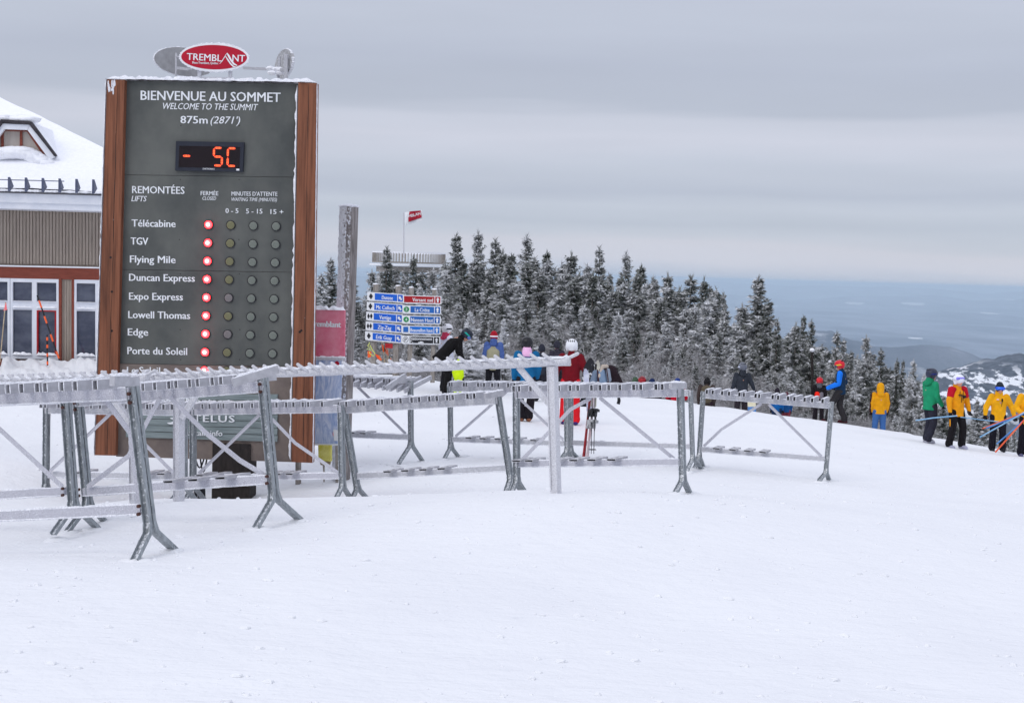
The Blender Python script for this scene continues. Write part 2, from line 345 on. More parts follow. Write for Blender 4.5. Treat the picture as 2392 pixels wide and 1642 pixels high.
def gz(X, Y):
    X = np.asarray(X, float); Y = np.asarray(Y, float)
    r = np.hypot(X, Y); ang = np.arctan2(X, Y); pxa = 1196 + F_PX * np.tan(np.clip(ang, -1.2, 1.2))
    pxa = np.clip(pxa, -9000, 9000)
    rc = np.interp(pxa, crest_t[:, 0], crest_t[:, 1]); rc = rc / np.maximum(.35, np.cos(np.clip(ang, -1.2, 1.2)))
    s = np.interp(pxa, crest_t[:, 0], crest_t[:, 2])
    k = np.minimum(1, rc / np.maximum(r, 1e-3)); z = tps(X * k, Y * k)
    # the flat hollow behind the ledge and small drifts
    z = z + np.where(r < 70, .012 * fbm(X, Y, 2.2, 3, 3) + .02 * fbm(X, Y, 7, 4, 2), 0)
    e = np.maximum(0, r - rc); z = z - s * e - np.where(e > 0, .03 * np.minimum(e, 6), 0) - .22 * np.maximum(0, r - 150)
    val = VAL + 9 * fbm(X, Y, 2600, 5, 3) * np.clip((r - 3000) / 3000, 0, 1)
    for i, (R, wd, tab) in enumerate(ridges):
        tab = np.array(tab, float); top = -(np.interp(pxa, tab[:, 0], tab[:, 1]) - yh(pxa)) * R / F_PX + CAMZ
        front = np.abs(ang) < 1.25
        h = np.maximum(0, top - VAL) * np.exp(-((r * np.cos(np.clip(ang, -1.2, 1.2)) - R) / wd) ** 2) * front
        nz_ = (fbm(X, Y, [60, 160, 900, 1500, 2200][i], 11 + i, 3)) * [5, 5, 8, 14, 18][i]
        val = np.maximum(val, VAL + h + np.where(h > 60, nz_, 0))
    kk = 8.0
    z = np.where(r > 120, np.maximum(z, val), z)
    return z
def G(x, y): return float(gz(np.array([x]), np.array([y]))[0])
def Pg(px, d, below=0):
    """ground point seen in column px at depth d"""
    py = 1000
    for _ in range(6):
        p = P(px, py, d); g = G(p[0], p[1]); py += (p[2] - g) * F_PX / d
    p = P(px, py, d); return np.array([p[0], p[1], G(p[0], p[1])])
def build_ground():
    a1 = np.radians(np.arange(-25, 25.01, .11)); a0 = np.radians(np.arange(-180, -25, 3.0)); a2 = np.radians(np.arange(28, 180, 3.0))
    A = np.r_[a0, a1, a2]; nA = len(A)
    r1 = np.exp(np.linspace(math.log(1.5), math.log(150), 210)); r2 = np.exp(np.linspace(math.log(150), math.log(90000), 300))
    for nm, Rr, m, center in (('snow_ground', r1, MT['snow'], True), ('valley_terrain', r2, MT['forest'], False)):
        RR, AA = np.meshgrid(Rr, A, indexing='ij'); X = RR * np.sin(AA); Y = RR * np.cos(AA); Z = gz(X, Y)
        V = np.c_[X.ravel(), Y.ravel(), Z.ravel()]; nR = len(Rr)
        i = np.arange(nR - 1)[:, None]; j = np.arange(nA)[None, :]; j2 = (j + 1) % nA
        Fq = np.stack([i * nA + j, (i + 1) * nA + j, (i + 1) * nA + j2, i * nA + j2], -1).reshape(-1, 4)[:, ::-1]
        v = V.tolist(); f = Fq.tolist()
        if center: v.append([0, 0, G(0, 0)]); f += [[nA * nR, int(q), int((q + 1) % nA)] for q in range(nA)]
        me = bpy.data.meshes.new(nm); me.from_pydata(v, [], f); me.materials.append(m)
        me.polygons.foreach_set('use_smooth', [True] * len(me.polygons)); me.update()
        o = bpy.data.objects.new(nm, me); C.objects.link(o); o['kind'] = 'structure'
def forest_mat():
    m = bpy.data.materials.new('winter_forest'); m.use_nodes = True; t = m.node_tree; b = t.nodes['Principled BSDF']; b.inputs['Roughness'].default_value = .95; b.inputs['Specular IOR Level'].default_value = .05
    g = t.nodes.new('ShaderNodeNewGeometry')
    def ns(sc, det, st=(1, 1, 1)):
        mp = t.nodes.new('ShaderNodeMapping'); mp.inputs['Scale'].default_value = st; t.links.new(g.outputs['Position'], mp.inputs[0])
        n = t.nodes.new('ShaderNodeTexNoise'); n.inputs['Scale'].default_value = sc; n.inputs['Detail'].default_value = det; n.inputs['Roughness'].default_value = .65; t.links.new(mp.outputs[0], n.inputs[0]); return n.outputs[0]
    def mr(v, a, b_, c=0, d=1):
        n = t.nodes.new('ShaderNodeMapRange'); n.inputs[1].default_value = a; n.inputs[2].default_value = b_; n.inputs[3].default_value = c; n.inputs[4].default_value = d; t.links.new(v, n.inputs[0]); return n.outputs[0]
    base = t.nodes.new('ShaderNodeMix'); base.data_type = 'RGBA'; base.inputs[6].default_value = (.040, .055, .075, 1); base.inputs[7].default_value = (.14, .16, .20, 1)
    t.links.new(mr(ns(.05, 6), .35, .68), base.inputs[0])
    # beyond the near ridge: snowy forest, haze's blue paleness painted into the colour
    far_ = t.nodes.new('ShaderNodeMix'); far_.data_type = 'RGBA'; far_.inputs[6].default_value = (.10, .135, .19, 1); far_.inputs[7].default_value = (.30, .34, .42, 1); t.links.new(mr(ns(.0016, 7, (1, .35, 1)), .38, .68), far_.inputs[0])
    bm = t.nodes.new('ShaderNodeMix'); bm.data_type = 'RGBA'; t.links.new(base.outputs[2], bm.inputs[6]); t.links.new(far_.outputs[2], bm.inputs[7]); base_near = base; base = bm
    # bare snowy glades and clearings, mostly on the nearest ridge
    sp = t.nodes.new('ShaderNodeSeparateXYZ'); t.links.new(g.outputs['Position'], sp.inputs[0])
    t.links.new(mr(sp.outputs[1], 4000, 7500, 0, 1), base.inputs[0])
    patch = mr(ns(.04, 10, (1, .5, 1.8)), .52, .55)
    hz = mr(sp.outputs[2], -235, -205); hz2 = mr(sp.outputs[2], -150, -132, 1, 0); near = mr(sp.outputs[1], 1900, 2100); nearb = mr(sp.outputs[1], 2900, 3100, 1, 0)
    k = math_node(t, 'MULTIPLY', math_node(t, 'MULTIPLY', patch, hz), math_node(t, 'MULTIPLY', near, math_node(t, 'MULTIPLY', nearb, hz2)))
    p2 = mr(ns(.0035, 8, (1, 1, 1)), .60, .68); k2 = math_node(t, 'MULTIPLY', math_node(t, 'MULTIPLY', p2, mr(sp.outputs[1], 4500, 5000)), mr(sp.outputs[1], 6500, 8000, .35, .06))
    kk = math_node(t, 'MAXIMUM', k, k2)
    mx = t.nodes.new('ShaderNodeMix'); mx.data_type = 'RGBA'; mx.inputs[7].default_value = (.8, .82, .86, 1); t.links.new(base.outputs[2], mx.inputs[6]); t.links.new(kk, mx.inputs[0])
    t.links.new(mx.outputs[2], b.inputs['Base Color']); return m
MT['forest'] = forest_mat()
# the snow ground: packed snow with faint scrapes
def snow_mat():
    m = MT['snow']; t = m.node_tree; b = t.nodes['Principled BSDF']
    for l in list(t.links):
        if l.to_socket == b.inputs['Normal']: t.links.remove(l)
    g = t.nodes.new('ShaderNodeNewGeometry'); hs = None
    for sc, st, a in ((5.0, (1, 1, 1), .045), (26.0, (1, 1, 1), .012), (3.0, (.5, 6, 1), .015), (90, (1, 1, 1), .002)):
        mp = t.nodes.new('ShaderNodeMapping'); mp.inputs['Scale'].default_value = st; mp.inputs['Rotation'].default_value = (0, 0, .35); t.links.new(g.outputs['Position'], mp.inputs[0])
        n = t.nodes.new('ShaderNodeTexNoise'); n.inputs['Scale'].default_value = sc; n.inputs['Detail'].default_value = 3; t.links.new(mp.outputs[0], n.inputs[0])
        v = math_node(t, 'MULTIPLY', n.outputs[0], vb=a); hs = v if hs is None else math_node(t, 'ADD', hs, v)
    # sparse dirt and ski scrapes, the scrapes' shade painted into the colour
    mp = t.nodes.new('ShaderNodeMapping'); mp.inputs['Scale'].default_value = (.8, 3.2, 1); mp.inputs['Rotation'].default_value = (0, 0, -.3); t.links.new(g.outputs['Position'], mp.inputs[0])
    n = t.nodes.new('ShaderNodeTexNoise'); n.inputs['Scale'].default_value = 3.4; n.inputs['Detail'].default_value = 5; n.inputs['Roughness'].default_value = .7; t.links.new(mp.outputs[0], n.inputs[0])
    mr = t.nodes.new('ShaderNodeMapRange'); mr.inputs[1].default_value = .655; mr.inputs[2].default_value = .78; mr.inputs[4].default_value = .6; t.links.new(n.outputs[0], mr.inputs[0])
    mx = t.nodes.new('ShaderNodeMix'); mx.data_type = 'RGBA'; mx.inputs[7].default_value = (.50, .53, .58, 1); src = b.inputs['Base Color'].links[0].from_socket
    t.links.new(src, mx.inputs[6]); t.links.new(mr.outputs[0], mx.inputs[0]); t.links.new(mx.outputs[2], b.inputs['Base Color'])
    bp = t.nodes.new('ShaderNodeBump'); bp.inputs['Strength'].default_value = .55; bp.inputs['Distance'].default_value = 1.0; t.links.new(hs, bp.inputs['Height']); t.links.new(bp.outputs[0], b.inputs['Normal'])
snow_mat()
build_ground()
for (x0, x1, py, dep, wd) in [(1973, 2012, 719, 0, 700), (2108, 2153, 723, 0, 900), (2303, 2318, 722, 0, 500), (2293, 2316, 744, 0, 700), (2124, 2152, 794, 0, 260), (1797, 1812, 717, 0, 350), (2345, 2362, 724, 0, 400)]:
    pc = (x0 + x1) / 2; d = (CAMZ - VAL) * F_PX / (py - yh(pc)); X0 = (x0 - 1196) / F_PX * d; X1 = (x1 - 1196) / F_PX * d; mb = MB(); pts = []
    for k in range(28):
        a = 2 * math.pi * k / 28; j = 1 + .25 * math.sin(3 * a + pc) + random.uniform(-.12, .12)
        pts.append(((X0 + X1) / 2 + (X1 - X0) / 2 * math.cos(a) * (.8 + .2 * j), d + wd * .45 * math.sin(a) * j))
    zt = max(G(x, y) for x, y in pts) + 6; n = len(pts)
    mb.add([(x, y, zt) for x, y in pts] + [(x, y, zt - 40) for x, y in pts], [tuple(range(n))] + [(i, i + n, (i + 1) % n + n, (i + 1) % n) for i in range(n)])
    o = obj('frozen_lake', mb, MT['snow_lump']); o['kind'] = 'structure'
# haze
def build_haze():
    m = bpy.data.materials.new('haze_air'); m.use_nodes = True; t = m.node_tree; t.nodes.clear(); o = t.nodes.new('ShaderNodeOutputMaterial'); v = t.nodes.new('ShaderNodeVolumePrincipled')
    v.inputs['Color'].default_value = HAZE_COL; v.inputs['Density'].default_value = HAZE_D; v.inputs['Anisotropy'].default_value = 0.25
    t.links.new(v.outputs[0], o.inputs['Volume']); mb = MB(); zlo, zhi = -760, 16; mb.box((0, 0, (zlo + zhi) / 2), (95000, 0, 0), (0, 95000, 0), (0, 0, (zhi - zlo) / 2))
    ob = obj('haze', mb, m); ob['kind'] = 'stuff'
HAZE_COL = (.76, .90, 1.0, 1); HAZE_D = 6.5e-5
build_haze()
# ---------------------------------------------------------------- ski racks
UP = np.array([0, 0, 1.0])
def c_prof(w, dpt, th, sgn):
    """channel section: web along 'side' (a), flanges along b toward -sgn"""
    h = w / 2; s = sgn
    return [(-h, 0), (h, 0), (h, -dpt * s), (h - th, -dpt * s), (h - th, -th * s), (-h + th, -th * s), (-h + th, -dpt * s), (-h, -dpt * s)]
def make_slot(name, Ls, w, h, th=.005):
    mb = MB()  # hollow rectangular tube along x, open at both ends
    y, z = w / 2, h / 2
    o = [(-y, -z), (y, -z), (y, z), (-y, z)]; i_ = [(-y + th, -z + th), (y - th, -z + th), (y - th, z - th), (-y + th, z - th)]
    V = [(s * Ls / 2, a, b) for s in (-1, 1) for ring in (o, i_) for a, b in ring]
    Fc = []
    for k in range(4):
        k2 = (k + 1) % 4
        Fc.append((k, 8 + k, 8 + k2, k2)); Fc.append((4 + k, 4 + k2, 12 + k2, 12 + k)); Fc.append((k, k2, 4 + k2, 4 + k)); Fc.append((8 + k, 12 + k, 12 + k2, 8 + k2))
    mb.add(V, Fc); return mb.mesh(name, MT['slot'])
slot_me = make_slot('ski_slot', .50, .045, .074); holder_me = make_slot('holder', .34, .12, .028)
_b = MB(); _b.tube([(0, 0, -.012), (0, 0, .012)], .014, 6); bolt_me = _b.mesh('bolt', MT['bolt'])
RACKS = {}
def rack(key, label, TL, TR, LL, LR, legL, legR, braces=(), bar=None, holders=(), slots=None, m='bar', last=None, group='galvanised ski racks standing on the packed snow'):
    """TL,TR top-bar centre (px,py,d); LL,LR lower-bar ends; leg = (top, split, near foot, far foot) in px"""
    A, B = P(*TL), P(*TR); base = (A + B) / 2; base[2] = G(base[0], base[1])
    root = thing('ski_rack', base, label, 'ski rack', group)
    u = unit(B - A); v = unit(np.cross(UP, u)); v = v if v[1] > 0 else -v      # v points away from the camera
    nrm = unit(np.cross(u, v)); nrm = nrm if nrm[2] > 0 else -nrm
    hb = .045
    mb = MB(); mb.bar(A - u * .02, B + u * .02, v * .022, nrm * hb); obj('top_bar', mb, MT[m], root)
    C1, D1 = P(*LL), P(*LR); mb = MB(); mb.bar(C1, D1, v * .02, nrm * .036); obj('lower_bar', mb, MT[m], root)
    for leg, d, p_lower in ((legL, TL[2], LL), (legR, TR[2], LR)):
        if leg is None: continue
        (tx, ty), (jx, jy), (nx, ny), (fx, fy) = leg
        T = P(tx, ty, d); J = P(jx, jy, d)
        ll = leg_obj(root, T, J, P(nx, ny, d - .27), P(fx, fy, d + .27), u, v)
        if d < 15:
            for yy in (.10, .22) if True else ():
                p = T + (J - T) * (yy * .5)
                inst('bolt', bolt_me, frame(p - v * .050, u, UP, -v), root)
            p = P(*p_lower)
            for dz in (-.03, .03): inst('bolt', bolt_me, frame(P(p_lower[0] + (3 if leg is legR else -3), p_lower[1], d) + UP * dz - v * .050, u, UP, -v), root)
    for leg, d in ((legL, TL[2]), (legR, TR[2])):
        if leg is None: continue
        for (fx_, fy_), dd in ((leg[2], -.27), (leg[3], .27)):
            p = P(fx_, fy_, d + dd); mb = MB(); mb.blob([p[0], p[1], G(p[0], p[1]) - .012], (random.uniform(.10, .16), random.uniform(.09, .15), random.uniform(.03, .05)), 12, 6, .18); o_ = obj('snow_drift', mb, MT['snow'], None, smooth=True); o_['kind'] = 'structure'
    Lb = np.linalg.norm(B - A)
    # slots in pairs, snow lying on them
    sn = MB(); x = .10; k = 0; rs = random.Random(hash(key) % 999)
    while x < Lb - .04:
        c = A + u * x + nrm * (hb + .037)
        ang = rs.choice((0, 0, 0, .06, -.06, .16)) + rs.uniform(-.05, .05)
        vv = unit(v + u * ang); inst('ski_slot', slot_me, frame(c, vv, np.cross(nrm, vv), nrm), root)
        sn.ridge(c - vv * .25 + nrm * .036, c + vv * .25 + nrm * .036, u * .022, nrm * rs.choice((.005, .008, .011, .016)), n=7, jit=.9)
        for sg in (-1, 1): sn.ridge(c - vv * .253 + u * sg * .0235 - nrm * .036, c - vv * .253 + u * sg * .0235 + nrm * .036, u * .004, -vv * .004, n=3)
        x += .105 if k % 2 == 0 else .165; k += 1
    if last:
        (ax, ay), (bx, by), dl = last
        a_, b_ = P(ax + 6, ay, dl), P(bx - 6, by, dl + .16); mb2 = MB(); vv = unit(b_ - a_); sd = unit(np.cross(vv, UP)); mb2.bar(a_, b_, sd * .024, np.cross(sd, vv) * .036)
        obj('ski_slot', mb2, MT['slot'], root); sn.ridge(a_ + UP * .036, b_ + UP * .036, sd * .024, UP * .015)
    sn.ridge(A + nrm * hb, B + nrm * hb, v * .02, nrm * .009, n=50, jit=.9)
    sn.ridge(A - nrm * hb - v * .024, B - nrm * hb - v * .024, nrm * .006, -v * .006, n=60, jit=.8)
    sn.ridge(A + nrm * hb - v * .024, B + nrm * hb - v * .024, nrm * .005, -v * .006, n=60, jit=.8)
    sn.ridge(C1 + nrm * .036, D1 + nrm * .036, v * .02, nrm * .012, n=40, jit=.8)
    sn.ridge(C1 - nrm * .036 - v * .022, D1 - nrm * .036 - v * .022, nrm * .008, -v * .006, n=40, jit=.8)
    obj('rime', sn, MT['rime'], root, kind='stuff')
    for br in braces:
        pts = [P(*q) for q in br]; mb = MB(); mb.sweep(pts, [(-.005, -.022), (.005, -.022), (.005, .022), (-.005, .022)], v)
        mb.ridge(pts[0] + UP * .018, pts[-1] + UP * .018, v * .012, UP * .008, n=20) if len(pts) == 2 else None
        obj('brace', mb, MT['bar'], root)
    for h in holders:
        c = C1 + (D1 - C1) * h + nrm * .05; inst('holder', holder_me, frame(c, v, -u, nrm), root)
    RACKS[key] = root; return root
def leg_obj(root, T, J, Nf, Ff, u, v):
    mb = MB(); rm = MB(); g = .006
    for foot, s in ((Nf, -1), (Ff, 1)):
        o = v * (g * s); bend = J + o; ext = unit(foot - J) * .05
        # pressed channel, back to back with its twin, bending outward at the split
        t = unit(J - T); side = u
        b = unit(np.cross(side, t)); sg = 1 if np.dot(b, v * s) > 0 else -1
        prof = [(-.033, 0), (.033, 0), (.033, .034), (.025, .036), (.025, .009), (-.025, .009), (-.025, .036), (-.033, .034)]
        prof = [(a, q * sg) for a, q in prof]
        if sg < 0: prof = prof[::-1]
        pre = J + (T - J) * .06 + o; post = J + (foot - J) * .12 + v * s * .004
        mb.sweep([T + o, pre, post, foot + ext], prof, side)
        rm.ridge(T + o + v * s * .018 - u * .033, pre + v * s * .018 - u * .033, v * .014, -u * .005, n=40, jit=1.0)
        rm.ridge(post + v * s * .018 - u * .033, foot + v * s * .018 - u * .033, v * .01, -u * .004, n=16, jit=1.0)
        q0, q1 = post + v * s * .035, foot + v * s * .035
    o_ = obj('leg', mb, MT['leg'], root); obj('rime', rm, MT['rime'], o_, kind='stuff')
    return o_

rack('A', 'nearest ski rack, cut off by the left edge, ending at the largest forked leg',
     (-290, 944, 11.7), (300, 919, 10.6), (-290, 1219, 11.7), (331, 1189, 10.6),
     ((-290, 922), (-288, 1255), (-320, 1318), (-255, 1302)), ((309, 902), (352, 1240), (321, 1302), (404, 1287)),
     braces=[((248, 935, 10.72), (305, 1012, 10.72), (326, 1172, 10.75))], last=((256, 890), (305, 889), 10.35))
rack('B', 'ski rack cut off by the left edge, standing just behind the nearest one',
     (-345, 950, 14.2), (152, 930, 13.1), (-345, 1176, 14.2), (152, 1147, 13.1),
     None, ((153, 922), (172, 1185), (132, 1241), (222, 1233)), braces=[((-90, 935, 13.7), (0, 1003, 13.55), (146, 1137, 13.1))])
rack('C', 'second nearest ski rack, its upturned last slot pointing right before the sign',
     (180, 938, 13.6), (615, 903, 12.4), (196, 1149, 13.6), (629, 1119, 12.4),
     ((182, 928), (206, 1183), (161, 1242), (258, 1237)), ((614, 883), (641, 1166), (605, 1226), (702, 1220)),
     braces=[((204, 1137, 13.5), (300, 1065, 13.2), (374, 930, 13.0)), ((396, 927, 12.9), (480, 1010, 12.8), (560, 1075, 12.7), (614, 1107, 12.5))],
     last=((537, 894), (655, 862), 12.0), holders=(.55, .68, .82))
rack('D', 'far ski rack in front of the left timber, left leg standing alone',
     (109, 957, 19.0), (432, 962, 18.3), (109, 1108, 19.0), (432, 1113, 18.3),
     ((109, 947), (107, 1141), (75, 1178), (144, 1179)), ((430, 955), (430, 1138), (400, 1172), (456, 1171)),
     braces=[((257, 967, 18.6), (117, 1100, 18.9)), ((270, 969, 18.6), (407, 1106, 18.3))], m='bar_grey', holders=(.30, .78, .88))
rack('E', 'far ski rack crossing the lower half of the sign, ending before the round pole',
     (451, 961, 19.6), (795, 955, 18.6), (451, 1116, 19.6), (796, 1111, 18.6),
     ((451, 955), (451, 1138), (432, 1172), (478, 1171)), ((796, 946), (800, 1138), (784, 1170), (820, 1170)),
     braces=[((606, 969, 19.1), (464, 1106, 19.5)), ((636, 979, 19.0), (690, 1035, 18.9), (790, 1104, 18.6))], holders=(.1, .2, .55, .63, .71))
rack('F', 'ski rack right of the pole with both legs leaning to the right',
     (806, 957, 19.0), (1160, 935, 18.0), (832, 1112, 19.0), (1184, 1093, 18.0),
     ((802, 948), (835, 1143), (822, 1170), (860, 1170)), ((1163, 925), (1193, 1120), (1180, 1158), (1226, 1157)), m='bar_grey', holders=(.26, .38, .50, .62), last=((1127, 925), (1182, 917), 17.8))
rack('G', 'middle ski rack behind the tall white post, six flat holders on its lower bar',
     (1207, 921, 17.7), (1589, 917, 16.6), (1207, 1083, 17.7), (1590, 1079, 16.6),
     ((1206, 915), (1207, 1125), (1193, 1158), (1229, 1158)), ((1589, 902), (1595, 1122), (1577, 1156), (1612, 1159)),
     braces=[((1218, 1075, 17.6), (1303, 988, 17.4), (1333, 956, 17.3), (1381, 930, 17.2)), ((1401, 929, 17.1), (1575, 1072, 16.7))], holders=(.04, .12, .3, .4, .51, .63), last=((1560, 901), (1607, 901), 16.4))
rack('H', 'far ski rack behind the round pole, top slots splayed like fingers',
     (640, 890, 23.6), (958, 901, 22.5), (640, 1009, 23.6), (958, 1021, 22.5),
     ((640, 882), (640, 1030), (620, 1070), (664, 1068)), ((959, 890), (960, 1040), (935, 1079), (985, 1077)),
     braces=[((835, 903, 22.9), (948, 1013, 22.6))], m='bar_grey', holders=(.62, .7), last=((895, 908), (953, 877), 22.0))
_rh = RACKS['H']
for i in range(8):
    a_, b_ = P(826 + i * 17, 898 + i * 2.2, 22.4), P(862 + i * 16.5 + i * i * .6, 886 - i * .6, 23.0); vv = unit(b_ - a_); sd = unit(np.cross(vv, UP)); mb = MB(); mb.bar(a_, b_, sd * .018, np.cross(sd, vv) * .034); obj('ski_slot', mb, MT['slot'], _rh)
    mb = MB(); mb.ridge(a_ + UP * .035, b_ + UP * .035, sd * .018, UP * .014, n=6); mb.bar(a_ - vv * .004, a_ + vv * .001, sd * .011, np.cross(sd, vv) * .026); obj('rime', mb, MT['rime'], _rh, kind='stuff')
rack('I', 'far ski rack in the centre, its left leg free between two racks',
     (1052, 907, 23.8), (1326, 911, 22.9), (1052, 1026, 23.8), (1326, 1036, 22.9),
     ((1051, 898), (1053, 1046), (1034, 1081), (1079, 1080)), ((1323, 903), (1325, 1055), (1308, 1077), (1340, 1076)),
     braces=[((1064, 1019, 23.7), (1190, 909, 23.3)), ((1200, 918, 23.3), (1316, 1027, 22.9))], m='bar_grey', holders=(.2, .32, .45, .6, .75))
rack('J', 'far ski rack with red and white skis leaning against it',
     (1334, 910, 23.6), (1612, 918, 22.9), (1334, 1034, 23.6), (1614, 1043, 22.9),
     ((1334, 903), (1333, 1055), (1318, 1076), (1353, 1076)), ((1613, 912), (1618, 1072), (1606, 1098), (1640, 1099)), m='bar_grey')
rack('K', 'rightmost ski rack, with one kinked diagonal brace',
     (1645, 923, 23.4), (1938, 947, 22.6), (1633, 1049, 23.4), (1927, 1072, 22.6),
     ((1643, 914), (1633, 1066), (1621, 1099), (1645, 1100)), ((1943, 938), (1929, 1105), (1916, 1121), (1938, 1127)),
     braces=[((1644, 1042, 23.3), (1685, 1003, 23.2), (1779, 943, 23.0)), ((1796, 945, 22.9), (1919, 1066, 22.6))], m='bar_grey', holders=(.16, .29, .41, .53))

# ---------------------------------------------------------------- tall racks of frosted round bar with pegs
_b = MB(); _b.tube([(0, 0, 0), (0, 0, .05), (0, 0, .14), (0, 0, .152)], [.016, .017, .0175, .010], 8)
peg_me = _b.mesh('peg', MT['peg'], smooth=True)
def peg_rack(label, A, B, posts, braces, pegs, back):
    a, b = P(*A), P(*B); base = P(*posts[-1]); root = thing('peg_rack', [base[0], base[1], G(base[0], base[1])], label, 'ski rack')
    u = unit(b - a); mb = MB(); n = 60; pts = [a + (b - a) * i / n for i in range(n + 1)]; mb.tube(pts, [.045 + random.uniform(-.003, .004) for _ in pts], 14)
    obj('top_bar', mb, MT['peg'], root, smooth=True)
    v = unit(np.cross(UP, u)); v = v if v[1] > 0 else -v
    sn = MB(); sn.ridge(a + UP * .035, b + UP * .035, v * .035, UP * .022, n=110, jit=.7); obj('rime', sn, MT['rime'], root)
    Lb = np.linalg.norm(b - a); x = .06
    while x < Lb - pegs:
        c = a + u * x; d1 = unit(-u * .80 - v * .22 + UP * .62); s = unit(np.cross(d1, u))
        c = c - v * .035
        inst('peg', peg_me, frame(c, np.cross(s, d1), s, d1), root)
        if back:
            d2 = unit(u * .5 + v * .6 + UP * .55); s = unit(np.cross(d2, u)); inst('peg', peg_me, frame(c + u * .03, np.cross(s, d2), s, d2), root)
        x += .122
    d1 = unit(u * .8 + UP * .35); s = unit(np.cross(d1, v)); inst('peg', peg_me, frame(b - u * .05 + UP * .02, np.cross(s, d1), s, d1), root)
    for (tx, ty, d), (bx, by, bd) in zip(posts[0::2], posts[1::2]):
        t, q = P(tx, ty, d), P(bx, by, bd); q = q - UP * .06; mb = MB(); mb.bar(q, t, unit(u * .9 - v * .35) * .042, unit(v * .9 + u * .35) * .042)
        mb.ridge(q + UP * .1 - u * .043 - v * .03, t - u * .043 - v * .03, v * .01, -u * .008, n=40)
        obj('post', mb, MT['peg'], root)
    for p, q in braces:
        mb = MB(); mb.bar(P(*p), P(*q), v * .03, unit(np.cross(v, P(*q) - P(*p))) * .028); obj('brace', mb, MT['peg'], root)
    return root
peg_rack('long white rimed rail set with short pegs, standing on two thick posts', (352, 884, 14.9), (1332, 844, 14.0),
         [(418, 885, 14.75), (418, 1168, 14.75), (1290, 856, 14.05), (1299, 1152, 14.05)],
         [((425, 977, 14.7), (478, 890, 14.6)), ((1212, 858, 14.15), (1284, 944, 14.1))], .12, False)
peg_rack('rimed peg rail mostly hidden behind the nearest ski rack at left', (-240, 903, 15.1), (345, 884, 14.3),
         [(-150, 905, 15.0), (-150, 1190, 15.0), (314, 890, 14.35), (316, 1177, 14.35)], [((240, 900, 14.5), (305, 990, 14.4))], .05, True)

# ---------------------------------------------------------------- the big summit sign
BL = P(222, 1063, 20.62); BR = P(730, 1080, 20.40)
exs = BR - BL; exs[2] = 0; ns_ = unit(np.cross(exs, UP)); ns_ = ns_ if ns_[1] < 0 else -ns_
SP = (BL, ns_)
sb = hit(548, 1172, *SP); sign = thing('summit_sign', [sb[0], sb[1], sb[2]], 'tall dark summit sign between two red-brown timbers, column of lit red lamps', 'sign')
def edge(px_t, px_b, py):  # x along a slanting side
    return px_t + (px_b - px_t) * (py - 187) / (1063 - 187)
XL = lambda y: 284.0 + (270 - 284) * (y - 187) / 876; XR = lambda y: 691.0 + (676 - 691) * (y - 195) / 885
def board(name, y0l, y0r, y1l, y1r, m, label=None, off=0.0):
    return slab(name, SP, [(XL(y0l) + 1, y0l), (XR(y0r) + 5, y0r), (XR(y1r) + 5, y1r), (XL(y1l) + 1, y1l)], off, .05, MT[m], sign, label=label)
board('panel', 189, 196, 408.2, 414, 'panel'); board('panel', 409.2, 415, 629, 636, 'panel'); board('panel', 630, 637, 848.5, 856, 'panel')
board('panel', 849.6, 857, 1066, 1079, 'panel_brown', 'brownish weathered bottom board')
bk = slab('back_board', SP, [(288, 192), (688, 197), (674, 1075), (274, 1063)], -.055, .20, MT['panel_brown'], sign)
for cs, nm in (([(250, 186), (291, 187), (269.5, 1064), (222, 1063)], 0), ([(697, 193), (740, 195), (730, 1081), (681, 1079)], 1)):
    tb = slab('timber', SP, cs, .10, .13, MT['wood'], sign)
    cr_ = MB(); n_ = SP[1]
    x0 = .55 if nm else .6
    q0, q1 = [hit(cs[0][0] * (1 - x0) + cs[1][0] * x0, 200, SP[0] + n_ * .101, n_), hit(cs[3][0] * (1 - x0) + cs[2][0] * x0, 1060, SP[0] + n_ * .101, n_)]
    pts = [q0 + (q1 - q0) * i / 30 + unit(exs) * random.uniform(-.005, .005) for i in range(31)]
    cr_.tube(pts, [random.uniform(.0015, .005) for _ in pts], 4); obj('crack', cr_, MT['post_dark'], tb)
    for k in range(3 if nm else 4):
        yy = random.uniform(560, 900); p = hit(cs[0][0] + (cs[3][0] - cs[0][0]) * (yy - 187) / 876 + random.uniform(10, 34), yy, SP[0] + n_ * .1, n_)
        kb = MB(); kb.tube([p, p + n_ * .003], .018, 9); obj('knot', kb, MT['post_dark'], tb)
# snow and rime on the sign
sn = MB(); n_ = SP[1]
sn.ridge(hit(250, 187, *SP) - n_ * .02, hit(740, 195, *SP) - n_ * .02, n_ * .13, UP * .05, n=60, jit=.6)
for x0, y0, x1, y1, wd in ((249, 187, 221, 1063, .014), (741, 196, 731, 1080, .006)):
    sn.ridge(hit(x0, y0, SP[0] + n_ * .09, n_), hit(x1, y1, SP[0] + n_ * .09, n_), n_ * .03, unit(exs) * (-wd if x0 < 300 else wd), n=90, jit=.9)
sn.ridge(hit(695, 200, SP[0] + n_ * .08, n_), hit(679, 1074, SP[0] + n_ * .08, n_), n_ * .02, -unit(exs) * .02, n=80, jit=.9)
for k in range(16):
    xx = random.uniform(252, 270); yy = 190 + random.uniform(0, 22); p = hit(xx, yy, SP[0] + n_ * .101, n_); sn.blob(p, (.012, .008, random.uniform(.02, .07)), 6, 4)
obj('snow_edge', sn, MT['rime'], sign, kind='stuff')
mb = MB(); q = [hit(505, 1055, SP[0] - n_ * .15, n_), hit(592, 1058, SP[0] - n_ * .15, n_)]; bt = hit(548, 1172, SP[0] - n_ * .15, n_)
